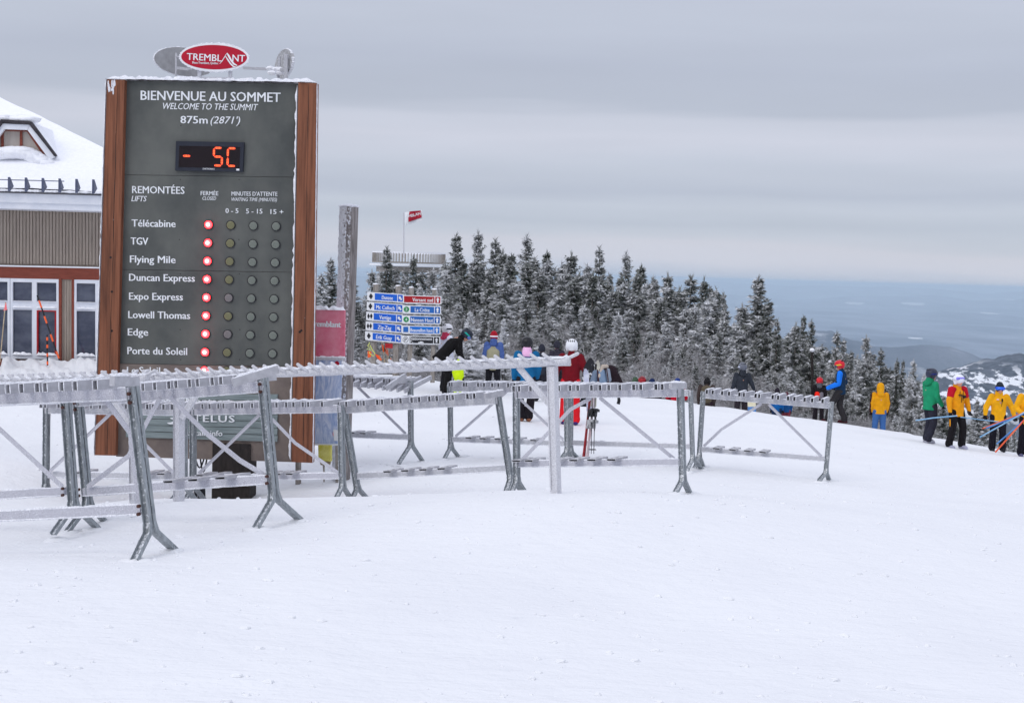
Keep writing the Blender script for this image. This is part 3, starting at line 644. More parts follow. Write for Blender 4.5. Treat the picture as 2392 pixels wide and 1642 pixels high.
hw = (q[1] - q[0]) / 2; c = (q[0] + q[1]) / 2; mb.box([(q[0] + q[1])[0] / 2, (q[0] + q[1])[1] / 2, (c[2] + bt[2]) / 2 - .1], hw, n_ * .2, UP * ((c[2] - bt[2]) / 2 + .25)); obj('base_post', mb, MT['post_dark'], sign)
for k in range(2):
    p0 = hit(455 + 12 * k, 1064, SP[0] - n_ * .05, n_); p1 = hit(478 + 6 * k, 1066, SP[0] - n_ * .1, n_); mb = MB()
    mb.tube([p0 + (p1 - p0) * t - UP * (.17 + .06 * k) * math.sin(math.pi * t) for t in np.linspace(0, 1, 9)], .012, 6); obj('cable', mb, MT['black'], sign)
W = MT['white']
def T(s, xl, xr, yl, yr, cap, **k): return text_on(SP, s, xl, xr, yl, yr, cap, W, sign, **k)
T('BIENVENUE AU SOMMET', 329, 655, 234, 239, 21.5, bold=.017)
T('WELCOME TO THE SUMMIT', 381, 603, 255.5, 258.5, 14.5, shear=.25, bold=.006)
T('875m', 422, 485, 288.5, 289.5, 17, bold=.02); T("(2871')", 492, 561, 289, 290, 16.5, shear=.25, bold=.004)
T('REMONTÉES', 309, 431, 451.5, 453.5, 16.5, bold=.012); T('LIFTS', 307, 343, 470.5, 471, 12.5, shear=.25)
T('FERMÉE', 469, 510, 456.5, 457, 9.5, bold=.006); T('CLOSED', 473, 505, 467.5, 468, 8, shear=.25, bold=.0)
T("MINUTES D'ATTENTE", 541, 648, 457.5, 458.5, 9.5, bold=.006); T('WAITING TIME (MINUTES)', 541, 647, 470, 471, 8, shear=.25, bold=.0)
T('0 - 5', 527, 557, 498, 498.3, 11, bold=.012); T('5 - 15', 575, 613, 499, 499.6, 11, bold=.012); T('15 +', 632, 662, 500.3, 501, 11, bold=.012)
rows = [('Télécabine', 308, 410, 529.5), ('TGV', 306, 346, 571.5), ('Flying Mile', 304, 410, 613.5), ('Duncan Express', 302, 455, 656), ('Expo Express', 302, 427, 700),
        ('Lowell Thomas', 300, 444, 743), ('Edge', 299, 346, 783.5), ('Porte du Soleil', 298, 437, 827), ('Le Soleil', 297, 374, 873)]
for s, a, b, y in rows: T(s, a, b, y, y + (b - a) * .016, 16.5, bold=.022)
MT['led_core'] = emit('lamp_core', (1, .80, .72, 1), 2.2); MT['led_red'] = emit('lamp_red', (1, .02, .025, 1), 13.0)
_b = MB(); _b.tube([(0, 0, -.01), (0, 0, .016)], .068, 24, caps=True); bez_me = _b.mesh('bezel', MT['black'])
_b = MB(); _b.tube([(0, 0, .0), (0, 0, .022), (0, 0, .034), (0, 0, .040)], [.056, .054, .048, .038], 24); red_me = _b.mesh('lens', MT['led_red'], smooth=True)
_b = MB(); _b.tube([(0, 0, .03), (0, 0, .045), (0, 0, .050)], [.030, .028, .015], 20); core_me = _b.mesh('lamp_core', MT['led_core'])
offm = {}
for nm, c in (('olive', (110, 108, 76)), ('grey', (116, 110, 110)), ('green', (108, 114, 106))):
    MT['lens_' + nm] = mat('lens_' + nm, srgb(*[v - 14 for v in c]), srgb(*[v + 12 for v in c]), scale=130, rough=.3, spec=.5, bump=.3, detail=1)
    _b = MB(); _b.tube([(0, 0, 0), (0, 0, .018), (0, 0, .022)], [.058, .057, .045], 24); offm[nm] = _b.mesh('lens', MT['lens_' + nm])
exn = unit(exs); mwz = lambda p: frame(p, exn, np.cross(ns_, exn), ns_)
for r in range(9):
    for c4, x0, y0 in ((0, 487.6, 525.3), (1, 539.3, 526.3), (2, 592.2, 527.9), (3, 645.2, 529.1)):
        x = x0 - (1.15, 1.2, 1.2, 1.2)[c4] * r; y = y0 + 42.45 * r; p = hit(x, y, SP[0] + ns_ * .004, ns_)
        li = inst('indicator_lamp', bez_me, mwz(p), sign, 'lit red lamp' if c4 == 0 else None)
        kids = [(red_me, 'lens'), (core_me, 'lamp_core')] if c4 == 0 else [(offm['green' if c4 > 1 else ('grey' if r in (4, 6) else 'olive')], 'lens')]
        for me_, nm in kids:
            o = bpy.data.objects.new(nm, me_); C.objects.link(o); o.parent = li; ROOT[o.name] = ROOT[sign.name]
# LED display
slab('display_case', SP, [(411, 330), (570, 333), (567, 402), (409, 399)], .045, .06, mat('display_case', srgb(32, 36, 48), srgb(40, 44, 56), scale=4, rough=.5), sign)
disp = slab('display_screen', SP, [(419, 341), (561, 344), (559, 394), (417, 391)], .048, .01, mat('display_screen', srgb(20, 10, 14), srgb(28, 14, 20), scale=4, rough=.2), sign)
MT['dot'] = emit('led_dot', (1, .22, .05, 1), 2.2); MT['segglow'] = emit('led_segment', (1, .012, .008, 1), .75)
DP = (SP[0] + ns_ * .05, ns_)
def seg(x0, y0, x1, y1):
    g = MB(); d = MB(); a, b = hit(x0, y0, *DP), hit(x1, y1, *DP); t = unit(b - a); s = np.cross(ns_, t)
    g.add([a - t * .012, a + s * .016, b + s * .016, b + t * .012, b - s * .016, a - s * .016] + [q - ns_ * .002 for q in (a - t * .012, a + s * .016, b + s * .016, b + t * .012, b - s * .016, a - s * .016)],
          [(5, 4, 3, 2, 1, 0), (6, 7, 8, 9, 10, 11)])
    n = max(4, int(np.linalg.norm(b - a) / .023))
    for i in range(n + 1):
        for q in ((-.008, .008) if 0 < i < n else (0,)):
            c = a + (b - a) * i / n + s * q; d.add([c + .0062 * (math.cos(k * 1.0472) * t + math.sin(k * 1.0472) * s) + ns_ * .002 for k in range(6)], [tuple(range(6))])
    o = obj('led_segment', g, MT['segglow'], disp); obj('led_dots', d, MT['dot'], disp)
seg(429, 364.6, 443, 365)
def seven(x, y, w_, h_, on):
    sl = -.02 * h_ / 2
    pts = {'a': (x + 3, y, x + w_ - 3, y + .3), 'g': (x + 2.5, y + h_ / 2, x + w_ - 3.5, y + h_ / 2 + .3), 'd': (x + 2, y + h_, x + w_ - 4, y + h_ + .3),
           'f': (x, y + 3, x - .5, y + h_ / 2 - 3), 'b': (x + w_, y + 3, x + w_ - .5, y + h_ / 2 - 3), 'e': (x - .5, y + h_ / 2 + 3, x - 1, y + h_ - 3), 'c': (x + w_ - .5, y + h_ / 2 + 3, x + w_ - 1, y + h_ - 3)}
    for k in on: seg(*pts[k])
seven(500, 346, 19, 41, 'afgcd'); seven(532.5, 347, 19, 41, 'afed')
text_on((SP[0] + ns_ * .045, ns_), 'DAKTRONICS', 474, 501, 396.6, 397.2, 3.6, W, sign)
slab('sticker', SP, [(552, 394.5), (559, 394.7), (559, 399), (552, 398.8)], .047, .004, W, sign)
for yy in (294, 420, 560, 640, 770, 840, 1040):
    for xx in (420, 560):
        if 330 < yy < 400: continue
        kb = MB(); p = hit(xx + random.uniform(-3, 3), yy, *SP); kb.tube([p, p + ns_ * .003], .008, 6); obj('screw', kb, MT['post_dark'], sign)
# planked sponsor board
for k in range(7):
    f0, f1 = k / 7, (k + 1) / 7 - .012
    slab('plank', SP, [(294, 919 + 103 * f0), (648.5, 921 + 112 * f0), (647, 921 + 112 * f1), (294, 919 + 103 * f1)], .03 + random.uniform(0, .006), .028, MT['plank'], sign)
SQ = (SP[0] + ns_ * .036, ns_)
text_on(SQ, 'Info Montagne', 383, 547, 944, 946, 16, W, sign, bold=.016, lift=.02, th=.02)
text_on(SQ, 'TELUS', 452, 548, 984.5, 986, 15.5, W, sign, bold=.03, spacing=1.15, lift=.02, th=.02)
text_on(SQ, 'Mountain info', 412, 520, 1016, 1018, 12, W, sign, bold=.012, lift=.02, th=.02)
for x0, y0 in ((391, 988), (398, 977)):
    q = [hit(x0 + t * 46, y0 - 14 * t + 3.5 * math.sin(6.28 * t), SQ[0] + ns_ * .015, ns_) for t in np.linspace(0, 1, 14)]; wv = UP
    mb = MB(); K = len(q); V = [p + UP * .022 * math.sin(math.pi * (.08 + .84 * i / (K - 1))) for i, p in enumerate(q)] + [p - UP * .022 * math.sin(math.pi * (.08 + .84 * i / (K - 1))) for i, p in enumerate(q)]
    V2 = [p - ns_ * .015 for p in V]; mb.add(V + V2, [(i, i + K, i + K + 1, i + 1) for i in range(K - 1)] + [(i, i + 1, i + 1 + 2 * K, i + 2 * K) for i in range(K - 1)] + [(i + K, i + 3 * K, i + 1 + 3 * K, i + 1 + K) for i in range(K - 1)])
    obj('emblem_stroke', mb, W, sign)
# oval signs on top
def oval(cx, cy, a, b_, n, depth_off, face, fr=True):
    n = unit(n); c = hit(cx, cy, SP[0] - ns_ * depth_off, ns_); ex = unit(np.cross(UP, n)); ex = ex if np.dot(ex, exn) > 0 else -ex
    mb = MB(); K = 48
    def ring(ra, rb, o): return [c + ex * ra * math.cos(2 * math.pi * k / K) + UP * rb * math.sin(2 * math.pi * k / K) + n * o for k in range(K)]
    A_, B_ = ring(a, b_, .02), ring(a, b_, -.02); mb.add(A_ + B_, [tuple(range(K)), tuple(range(K, 2 * K))[::-1]] + [(k, k + K, (k + 1) % K + K, (k + 1) % K) for k in range(K)])
    o = obj('oval_sign', mb, MT['white'] if fr else MT['grey_back'], sign)
    if fr:
        mb = MB(); ia, ib = a - .03, b_ - .03; mb.add(ring(ia, ib, .026) + ring(ia, ib, .018), [tuple(range(K))] + [(k, k + K, (k + 1) % K + K, (k + 1) % K) for k in range(K)]); obj('oval_face', mb, MT['red'], o)
    else:
        mb = MB(); ia, ib = a - .02, b_ - .02
        mb.add(ring(ia, ib, .024) + ring(ia, ib, .018), [tuple(range(K))] + [(k, k + K, (k + 1) % K + K, (k + 1) % K) for k in range(K)]); obj('oval_face', mb, MT['red'], o)
    rm = MB(); K2 = 40
    for k in range(0, K2):
        t0, t1 = (.5 + 6.0 * k / K2) - 0.0, (.5 + 6.0 * (k + 1) / K2)
        q0 = c + ex * a * math.cos(t0) + UP * b_ * math.sin(t0); q1 = c + ex * a * math.cos(t1) + UP * b_ * math.sin(t1)
        rm.ridge(q0, q1, n * .022, unit((q0 + q1) / 2 - c) * .012, n=3, jit=.8)
    obj('rime', rm, MT['rime'], o); return o, c, ex
K_ = 20.5 / F_PX
o1, c1, e1 = oval(501, 135, 81.5 * K_, 32.5 * K_, ns_, 0.0, None)
fp = (c1 + ns_ * .026, ns_)
text_on(fp, 'TREMBL', 436.5, 517.5, 140.5, 144.5, 15.5, W, o1, bold=.014)
text_on(fp, 'NT', 543, 572, 144, 145.3, 15.5, W, o1, bold=.014)
text_on(fp, 'Mont-Tremblant, Québec', 449.5, 510, 149.6, 151.2, 5.2, W, o1)
for pts_, wd in (([(513, 150), (519, 143), (527, 130), (530, 125)], 1.0), ([(530, 124.5), (534, 131), (540, 142), (546, 150), (554, 154)], 2.6), ([(526, 131), (532, 140), (538, 149), (545, 156), (551, 157)], 1.9)):
    q = [hit(x, y, fp[0] + ns_ * .004, ns_) for x, y in pts_]; mb = MB(); K = len(q); V = []
    for i, p in enumerate(q):
        t = unit(q[min(i + 1, K - 1)] - q[max(0, i - 1)]); s = np.cross(ns_, t) * wd * K_ * (.45 if i in (0, K - 1) else 1) * .8; V += [p + s, p - s]
    V2 = [p - ns_ * .004 for p in V]; mb.add(V + V2, [(2 * i, 2 * i + 2, 2 * i + 3, 2 * i + 1) for i in range(K - 1)] + [(2 * i + 2 * K, 2 * i + 1 + 2 * K, 2 * i + 3 + 2 * K, 2 * i + 2 + 2 * K) for i in range(K - 1)]); obj('lettering', mb, W, o1)
def rot(v, a): return np.array([v[0] * math.cos(a) - v[1] * math.sin(a), v[0] * math.sin(a) + v[1] * math.cos(a), 0])
o2, c2, e2 = oval(431, 145.5, 80 * K_, 34 * K_, rot(-ns_, math.radians(43)), 1.1, None, False)
o3, c3, e3 = oval(664.5, 150, 80 * K_, 34 * K_, rot(-ns_, math.radians(-62)), 1.1, None, False)
def stick(x0, y0, x1, y1, o, r, m='bar_grey', nm='sign_bracket'):
    mb = MB(); a, b = hit(x0, y0, SP[0] - ns_ * o, ns_), hit(x1, y1, SP[0] - ns_ * o, ns_); mb.bar(a, b, unit(np.cross(b - a, ns_)) * r, ns_ * r); obj(nm, mb, MT[m], sign)
stick(466, 165, 466, 190, .05, .024); stick(538, 166, 538, 191, .05, .024); stick(462, 185, 541, 187.5, .04, .03)
stick(411.5, 124, 411, 186, .9, .012); stick(414, 158, 448, 162, .9, .012); stick(414, 161, 440, 164, .7, .01); stick(413, 133, 430, 134, .9, .01)
stick(568, 159.5, 656, 163.5, .9, .018); stick(653, 132, 650, 190, .95, .016); stick(669, 128, 668, 191, .75, .026); stick(655, 163, 673, 166, .8, .02)
sn = MB()
for k in range(26): sn.blob(hit(random.uniform(630, 668), random.uniform(157, 172), SP[0] - ns_ * .85, ns_), np.array([.05, .04, .03]) * random.uniform(.5, 1.3), 6, 4)
for k in range(30): sn.blob(hit(random.uniform(415, 470), random.uniform(184, 188), SP[0] - ns_ * .1, ns_), np.array([.08, .05, .03]) * random.uniform(.5, 1.2), 6, 4)
obj('snow_clump', sn, MT['snow_lump'], sign, kind='stuff')
# half-buried dark wheel beside the base
mb = MB(); p = P(466, 1152, 20.0); ax = unit((.9, .4, 0)); s_ = np.cross(ax, UP)
V = []; K = 20
for k in range(K):
    for (rr, oo) in ((.17, -.05), (.17, .05), (.08, .05), (.08, -.05)):
        V.append(p + (s_ * math.cos(2 * math.pi * k / K) + UP * math.sin(2 * math.pi * k / K)) * rr + ax * oo)
mb.add(V, [(4 * k + j, 4 * k + (j + 1) % 4, 4 * ((k + 1) % K) + (j + 1) % 4, 4 * ((k + 1) % K) + j) for k in range(K) for j in range(4)])
tag(obj('tyre', mb, MT['black']), 'black tyre half sunk in the snow behind the rack legs left of the sign post', 'tyre')

# ---------------------------------------------------------------- the round pole and the posters behind it
pt, pb = P(815.5, 484, 21.3), P(796, 1122, 21.3); root = thing('log_pole', [pb[0], pb[1], G(pb[0], pb[1])], 'thick round wooden pole flecked with rime, snow cap on its flat top', 'pole')
pb = pb - UP * .15; mb = MB(); n = 40; Kc = 26; V = []
for i in range(n + 1):
    c = pb + (pt - pb) * i / n
    for k in range(Kc):
        a = 2 * math.pi * k / Kc; r = .142 * (1 + .03 * noise.noise(Vector((math.cos(a) * 3, math.sin(a) * 3, i * .06)))) - (.010 if k % 5 == 0 else 0); V.append(c + np.array([math.cos(a), math.sin(a), 0]) * r)
mb.add(V, [(i * Kc + k, i * Kc + (k + 1) % Kc, (i + 1) * Kc + (k + 1) % Kc, (i + 1) * Kc + k) for i in range(n) for k in range(Kc)] + [tuple(range(n * Kc, n * Kc + Kc))]); obj('trunk', mb, MT['log'], root)
mb = MB(); mb.blob(pt + UP * .01, (.15, .15, .035), 16, 6); 
for k in range(420):
    t = random.uniform(0, 1) ** .8; a = random.uniform(math.pi * .75, math.pi * 1.55); c = pb + (pt - pb) * t + np.array([math.cos(a), math.sin(a), 0]) * .142
    mb.blob(c, np.array([.008, .008, .018]) * random.uniform(.6, 1.5), 5, 3)
obj('rime', mb, MT['rime'], root)
PP = (P(770, 900, 20.95), unit((-.12, -1, 0))); n_ = PP[1]
pr = thing('poster_stand', Pg(760, 20.95), 'poster stand behind the sign, frosted red poster above a pale blue trail map', 'poster stand')
slab('poster', PP, [(655, 721), (805.5, 725), (804.5, 833), (655, 831)], .03, .05, MT['poster_red'], pr, label='frosted red poster')
text_on((PP[0] + n_ * .03, n_), 'tremblant', 727, 796, 762.5, 765, 13.5, MT['white'], pr, bold=.05)
def map_mat():
    m = mat('trail_map', srgb(150, 172, 212), srgb(222, 228, 242), scale=2.6, rough=.35, lo=.35, hi=.7, stretch=(3.2, 3.2, 1.0), detail=8); t = m.node_tree
    n = [q for q in t.nodes if q.type == 'TEX_NOISE'][0]; n.inputs['Distortion'].default_value = 2.5; return m
mp_ = slab('trail_map', PP, [(655, 840), (799, 842), (792, 1036), (655, 1034)], .02, .03, map_mat(), pr)
slab('frame_rail', PP, [(655, 833), (807, 835), (807, 842), (655, 840)], .05, .05, MT['peg'], pr)
slab('frame_rail', PP, [(655, 1035), (792, 1036.5), (792, 1040.5), (655, 1039)], .04, .04, MT['white_trim'], pr)
for x, y, rx, m in ((787, 850, 5.5, 'red'), (785, 1013, 8, 'poster_red')):
    mb = MB(); mb.add([hit(x + rx * math.cos(k * .349), y + rx * 1.2 * math.sin(k * .349), PP[0] + n_ * .024, n_) for k in range(18)], [tuple(range(18))]); obj('badge', mb, MT[m], pr)
slab('map_label', PP, [(778, 1003), (790, 1004), (790, 1030), (780, 1029)], .028, .003, MT['white'], pr)
mb = MB(); mb.ridge(hit(655, 721, PP[0], n_), hit(806, 725, PP[0], n_), n_ * .06, UP * .045, n=24); mb.ridge(hit(700, 834, PP[0] + n_ * .04, n_), hit(808, 836, PP[0] + n_ * .04, n_), n_ * .03, UP * .02, n=24); obj('snow_cap', mb, MT['snow_lump'], pr)
slab('support_post', PP, [(783, 1036), (797, 1037), (797, 1132), (784, 1131)], -.02, .09, MT['grey_wood'], pr)
slab('support_post', PP, [(690, 1036), (700, 1036), (700, 1150), (690, 1150)], -.02, .09, MT['grey_wood'], pr)
yp = thing('yellow_pad', Pg(757, 20.7), 'frosted yellow padded bucket hanging on a thin stake under the trail map', 'pad')
YP = (P(757, 1060, 20.75), n_); slab('pad', YP, [(743, 1040), (772, 1041), (772, 1078), (744, 1076)], .05, .1, mat('yellow_pad', srgb(178, 170, 60), srgb(205, 200, 120), scale=7, frost=.6, fscale=20, fthr=.85), yp)
slab('pad_bottom', YP, [(746, 1077), (771, 1079), (768, 1088), (749, 1086)], .04, .08, mat('pad_bottom', srgb(120, 104, 80), srgb(160, 148, 124), scale=9), yp)
slab('stake', YP, [(754, 1086), (758, 1086), (758, 1126), (755, 1126)], .01, .02, MT['grey_wood'], yp)

# ---------------------------------------------------------------- trail signs
def arrow(pl, cx, cy, s, ang, parent):
    pts = [(0, -1), (.8, -.1), (.38, -.1), (.38, .9), (-.38, .9), (-.38, -.1), (-.8, -.1)]
    ca, sa = math.cos(ang), math.sin(ang); q = [hit(cx + s * (x * ca - y * sa) * .8, cy + s * (x * sa + y * ca), *pl) for x, y in pts]; n = pl[1]
    mb = MB(); mb.add([p + n * .006 for p in q] + [p - n * .002 for p in q], [(0, 6, 1), (5, 2, 6) if False else (2, 5, 4, 3), (6, 5, 2, 1)] if False else [tuple(range(7))[::-1]] + [(i, (i + 1) % 7, (i + 1) % 7 + 7, i + 7) for i in range(7)])
    o = obj('arrow', mb, MT['white'], parent)
def shape(pl, pts, m, parent, nm, lift=.006):
    n = pl[1]; q = [hit(x, y, *pl) for x, y in pts]; K = len(q); mb = MB(); mb.add([p + n * lift for p in q] + [p - n * .002 for p in q], [tuple(range(K))[::-1]] + [(i, (i + 1) % K, (i + 1) % K + K, i + K) for i in range(K)]); return obj(nm, mb, m, parent)
def cluster(label, d, nrm, posts, TL, TR, BL_, BR_, rows_):
    c = P((TL[0] + TR[0]) / 2, 740, d); root = thing('trail_sign', Pg((posts[0][1][0] + posts[1][1][0]) / 2, d), label, 'trail sign'); pl = (c, unit(nrm))
    for (a, b, w_) in posts:
        slab('post', pl, [(a[0] - w_, a[1]), (a[0] + w_, a[1]), (b[0] + w_, b[1] + 6), (b[0] - w_, b[1] + 6)], -.04, .13, MT['grey_wood'], root)
        mb = MB(); p = hit(a[0], a[1], pl[0] - pl[1] * .1, pl[1]); mb.blob(p, (.08, .08, .03), 8, 4); obj('snow_cap', mb, MT['snow_lump'], root)
    for k, (txt, colr, sym, (tx0, tx1), cap, ar) in enumerate(rows_):
        f = k / 4; L0 = (TL[0] + (BL_[0] - TL[0]) * f, TL[1] + (BL_[1] - TL[1]) * f); R0 = (TR[0] + (BR_[0] - TR[0]) * f, TR[1] + (BR_[1] - TR[1]) * f); hh = 19.5 if nrm[0] < 0 else 18.5
        def q(u_, v_): return (L0[0] + (R0[0] - L0[0]) * u_, L0[1] + (R0[1] - L0[1]) * u_ + hh * v_)
        bd = slab('board', pl, [q(0, 0), q(1, 0), q(1, 1), q(0, 1)], .03, .03, MT['white'], root)
        fpl = (pl[0] + pl[1] * .032, pl[1]); cm = MT[colr]
        full = sym is None
        slab('coloured_field', pl, [q(.03 if full else .205, .10), q(.82, .10), q(.82, .90), q(.03 if full else .205, .90)], .0335, .003, cm, bd)
        slab('arrow_field', pl, [q(.84, .10), q(.975, .10), q(.975, .90), q(.84, .90)], .0335, .003, cm, bd)
        tpl = (pl[0] + pl[1] * .034, pl[1]); ax_, ay_ = q(.908, .5); arrow(tpl, ax_, ay_, 6.2, ar, bd)
        x0, y0 = q(tx0, .76 if txt != 'Stationnement' else .52); x1, y1 = q(tx1, .76 if txt != 'Stationnement' else .52)
        text_on(tpl, txt, x0, x1, y0, y1, cap, MT['white'], bd, bold=.02, lift=.004)
        sx, sy = q(.10, .5)
        if sym == 'd': shape(tpl, [(sx, sy - 7.2), (sx + 4.6, sy), (sx, sy + 7.2), (sx - 4.6, sy)], MT['black'], bd, 'diamond')
        if sym == 'dd':
            for o_ in (-3.2, 3.2): shape(tpl, [(sx + o_, sy - 6.5), (sx + o_ + 3, sy), (sx + o_, sy + 6.5), (sx + o_ - 3, sy)], MT['black'], bd, 'diamond')
        if sym in ('2', '4'):
            shape(tpl, [(sx + 6.4 * math.cos(a), sy + 6.4 * math.sin(a)) for a in np.linspace(0, 6.0, 18)], MT['green'], bd, 'disc'); text_on((tpl[0] + tpl[1] * .006, tpl[1]), sym, sx - 2.2, sx + 2.2, sy + 3, sy + 3, 6, MT['white'], bd, bold=.02)
        if sym == 'sq': shape(tpl, [(sx - 6, sy - 6.5), (sx + 5.5, sy - 6.5), (sx + 5.5, sy + 6), (sx - 6, sy + 6)], MT['blue2'], bd, 'square')
        if sym == 'P':
            shape(tpl, [(sx + 6.4 * math.cos(a), sy + 6.8 * math.sin(a)) for a in np.linspace(0, 6.0, 20)], MT['black'], bd, 'disc', .004); shape(tpl, [(sx + 5.5 * math.cos(a), sy + 5.9 * math.sin(a)) for a in np.linspace(0, 6.0, 20)], MT['white'], bd, 'disc', .008)
            text_on((tpl[0] + tpl[1] * .009, tpl[1]), 'P', sx - 2.2, sx + 2.8, sy + 3.8, sy + 3.8, 7.6, MT['black'], bd, bold=.02)
            x0, y0 = q(.215, .88); text_on(tpl, 'P', x0, x0 + 4, y0, y0, 5.5, MT['white'], bd, bold=.02); text_on(tpl, '3', x0 + 5, x0 + 7, y0 + .8, y0 + .8, 3, MT['white'], bd)
            cx_, cy_ = q(.50, .80); shape(tpl, [(cx_ - 7, cy_ + 1.4), (cx_ - 6, cy_ - .6), (cx_ - 3, cy_ - .8), (cx_ - 1.5, cy_ - 2.3), (cx_ + 3, cy_ - 2.3), (cx_ + 4.5, cy_ - .7), (cx_ + 7, cy_), (cx_ + 7, cy_ + 1.4)], MT['white'], bd, 'car_symbol')
        # rime in the gap below each board
        mb = MB(); mb.ridge(hit(*q(.02, 1.06), pl[0] + pl[1] * .01, pl[1]), hit(*q(.98, 1.06), pl[0] + pl[1] * .01, pl[1]), pl[1] * .02, UP * .014, n=26, jit=.9); obj('rime', mb, MT['rime'], bd)
    return root
NW = -.785; UPA = 0.0
cluster('left stack of five blue trail boards with black diamonds on two grey posts', 38.0, (-.25, -1, 0), [((877.5, 664), (869, 868), 5.5), ((930, 668), (922, 872), 5.5)],
        (858, 682), (943, 687.5), (853, 774), (938, 782), [('Dunzee', 'blue', 'd', (.40, .70), 8.5, NW), ('Mc Culloch', 'blue', 'd', (.26, .76), 8.5, NW), ('Vertige', 'blue', 'dd', (.36, .68), 9, NW), ('Zig-Zag', 'blue', 'dd', (.33, .70), 9, NW), ('Erik Guay', 'blue', 'd', (.30, .73), 9, NW)])
cluster('right stack of trail boards topped by the red one and ending in black', 37.6, (.02, -1, 0), [((961, 672), (956, 880), 5.5), ((1014.5, 676), (1010, 888), 5.0)],
        (941, 689.5), (1031, 692), (938.5, 784), (1028, 786), [('Versant sud', 'sign_red', None, (.25, .78), 8.5, UPA), ('La Crête', 'blue2', '2', (.32, .70), 8.5, UPA), ('Nansen Haut', 'blue2', '4', (.23, .80), 8.5, UPA), ('Beauvallon haut', 'blue3', 'sq', (.22, .80), 8, UPA), ('Stationnement', 'black', 'P', (.215, .79), 7, UPA)])
MT['orange'] = mat('orange_cloth', srgb(250, 96, 40), srgb(255, 120, 70), scale=20, rough=.8); MT['bamboo'] = mat('bamboo', srgb(170, 150, 120), srgb(200, 186, 160), scale=9, rough=.6)
for k, (x0, y0, x1, y1, c) in enumerate([(891, 798, 903, 858, 'red stripe'), (895, 800, 899, 858, ''), (900, 806, 908, 858, ''), (886, 828, 897, 860, ''), (905, 812, 909, 858, ''), (913, 834, 911, 860, '')]):
    q0, q1 = P(x0, y0, 38.6), P(x1, 866, 38.4); rt = thing('bamboo_pole', q1, 'thin bamboo pole ' + ('with reddish band leaning left, tallest of the bundle', 'upright beside the tallest one of the bundle', 'leaning right in the middle of the bundle', 'short, lowest and leftmost of the bundle', 'right in the bundle, before the red plate', 'stubby and rightmost of the bundle')[k], 'pole', 'bamboo poles bundled behind the trail boards')
    mb = MB(); mb.tube([q0, q1], .012, 6); obj('shaft', mb, MT['bamboo'], rt); mb = MB(); mb.tube([q0 + (q1 - q0) * .1, q0 + (q1 - q0) * .35], .0145, 6); obj('band', mb, MT['orange'], rt)
for nm, pts_, m, lb in (('cloth_flag', [(859, 820), (868, 822), (866, 834), (859, 836)], 'orange', 'orange cloth hanging on the left trail board post'), ('cloth_flag', [(876, 827), (884, 830), (892, 840), (888, 842), (881, 836)], 'orange', 'orange cloth strip strung slanting beside the bamboo poles'),
                        ('danger_plate', [(899, 802), (917, 803), (917, 814), (900, 813)], 'sign_red', 'small red plate below the last blue trail board')):
    q = [P(x, y, 37.4) for x, y in pts_]; mb = MB(); K = len(q); th = np.array([0, .03, 0]); mb.add([p + th * random.uniform(-1, 1) for p in q] + [p + th * 1.6 for p in q], [tuple(range(K))[::-1], tuple(range(K, 2 * K))] + [(i, (i + 1) % K, (i + 1) % K + K, i + K) for i in range(K)])
    tag(obj(nm, mb, MT[m]), lb, 'flag' if nm == 'cloth_flag' else 'plate')
mb = MB(); q = [P(x, y, 37.3) for x, y in ((864, 800), (859, 808), (864, 812), (857, 815), (866, 818), (862, 824), (872, 832), (876, 826), (870, 818), (864, 806))]; mb.tube(q, .012, 5)
tag(obj('rope', mb, mat('yellow_rope', srgb(205, 215, 90), srgb(225, 230, 130), scale=9)), 'loose yellow rope looped on the post above the orange cloth', 'rope')
FR = thing('wooden_fence', Pg(905, 39.5), 'low grey wooden fence end behind the two stacks of trail boards', 'fence')
for nm, c4 in (('rail', [(872, 822), (930, 823), (930, 828), (872, 827)]), ('rail', [(872, 838), (930, 839), (930, 844), (872, 843)]), ('post', [(918, 816), (925, 816), (924, 872), (917, 872)]), ('post', [(868, 816), (875, 816), (874, 872), (867, 872)])):
    slab(nm, (P(900, 840, 39.3), np.array([0, -1.0, 0])), c4, 0 if nm == 'rail' else -.06, .06, MT['grey_wood'], FR)
# ---------------------------------------------------------------- lodge at left
D0 = 35.0; BN = unit((.06, -1, 0)); WP = (P(100, 600, D0), BN)
lodge = thing('lodge', Pg(60, D0 + 1), 'taupe ski lodge with deep snowy roof and white-framed windows at the left edge', 'building')
def wallb(nm, c4, off, th, m, par=None, label=None): return slab(nm, WP, c4, off, th, MT[m] if isinstance(m, str) else m, par or lodge, label=label)
wallb('wall', [(-330, 470), (470, 498), (462, 900), (-330, 880)], -.10, .3, 'siding')
x = -300.0
while x < 440:
    xx = x; y0 = 478 + (x) * .0425; y1 = 616 + x * .015
    wallb('siding_board', [(xx, y0), (xx + 6.0, y0 + .3), (xx + 5.9, y1 + .1), (xx - .1, y1)], -.10 + .035, .04, 'siding'); x += 7.7 if x < 236 and x > -20 else 15.4
wallb('beam', [(-330, 615), (460, 632), (460, 660), (-330, 642)], .02, .2, 'trim_brown')
wallb('snow_ledge', [(-330, 612.5), (460, 629), (460, 632), (-330, 616)], .06, .12, 'snow_lump')
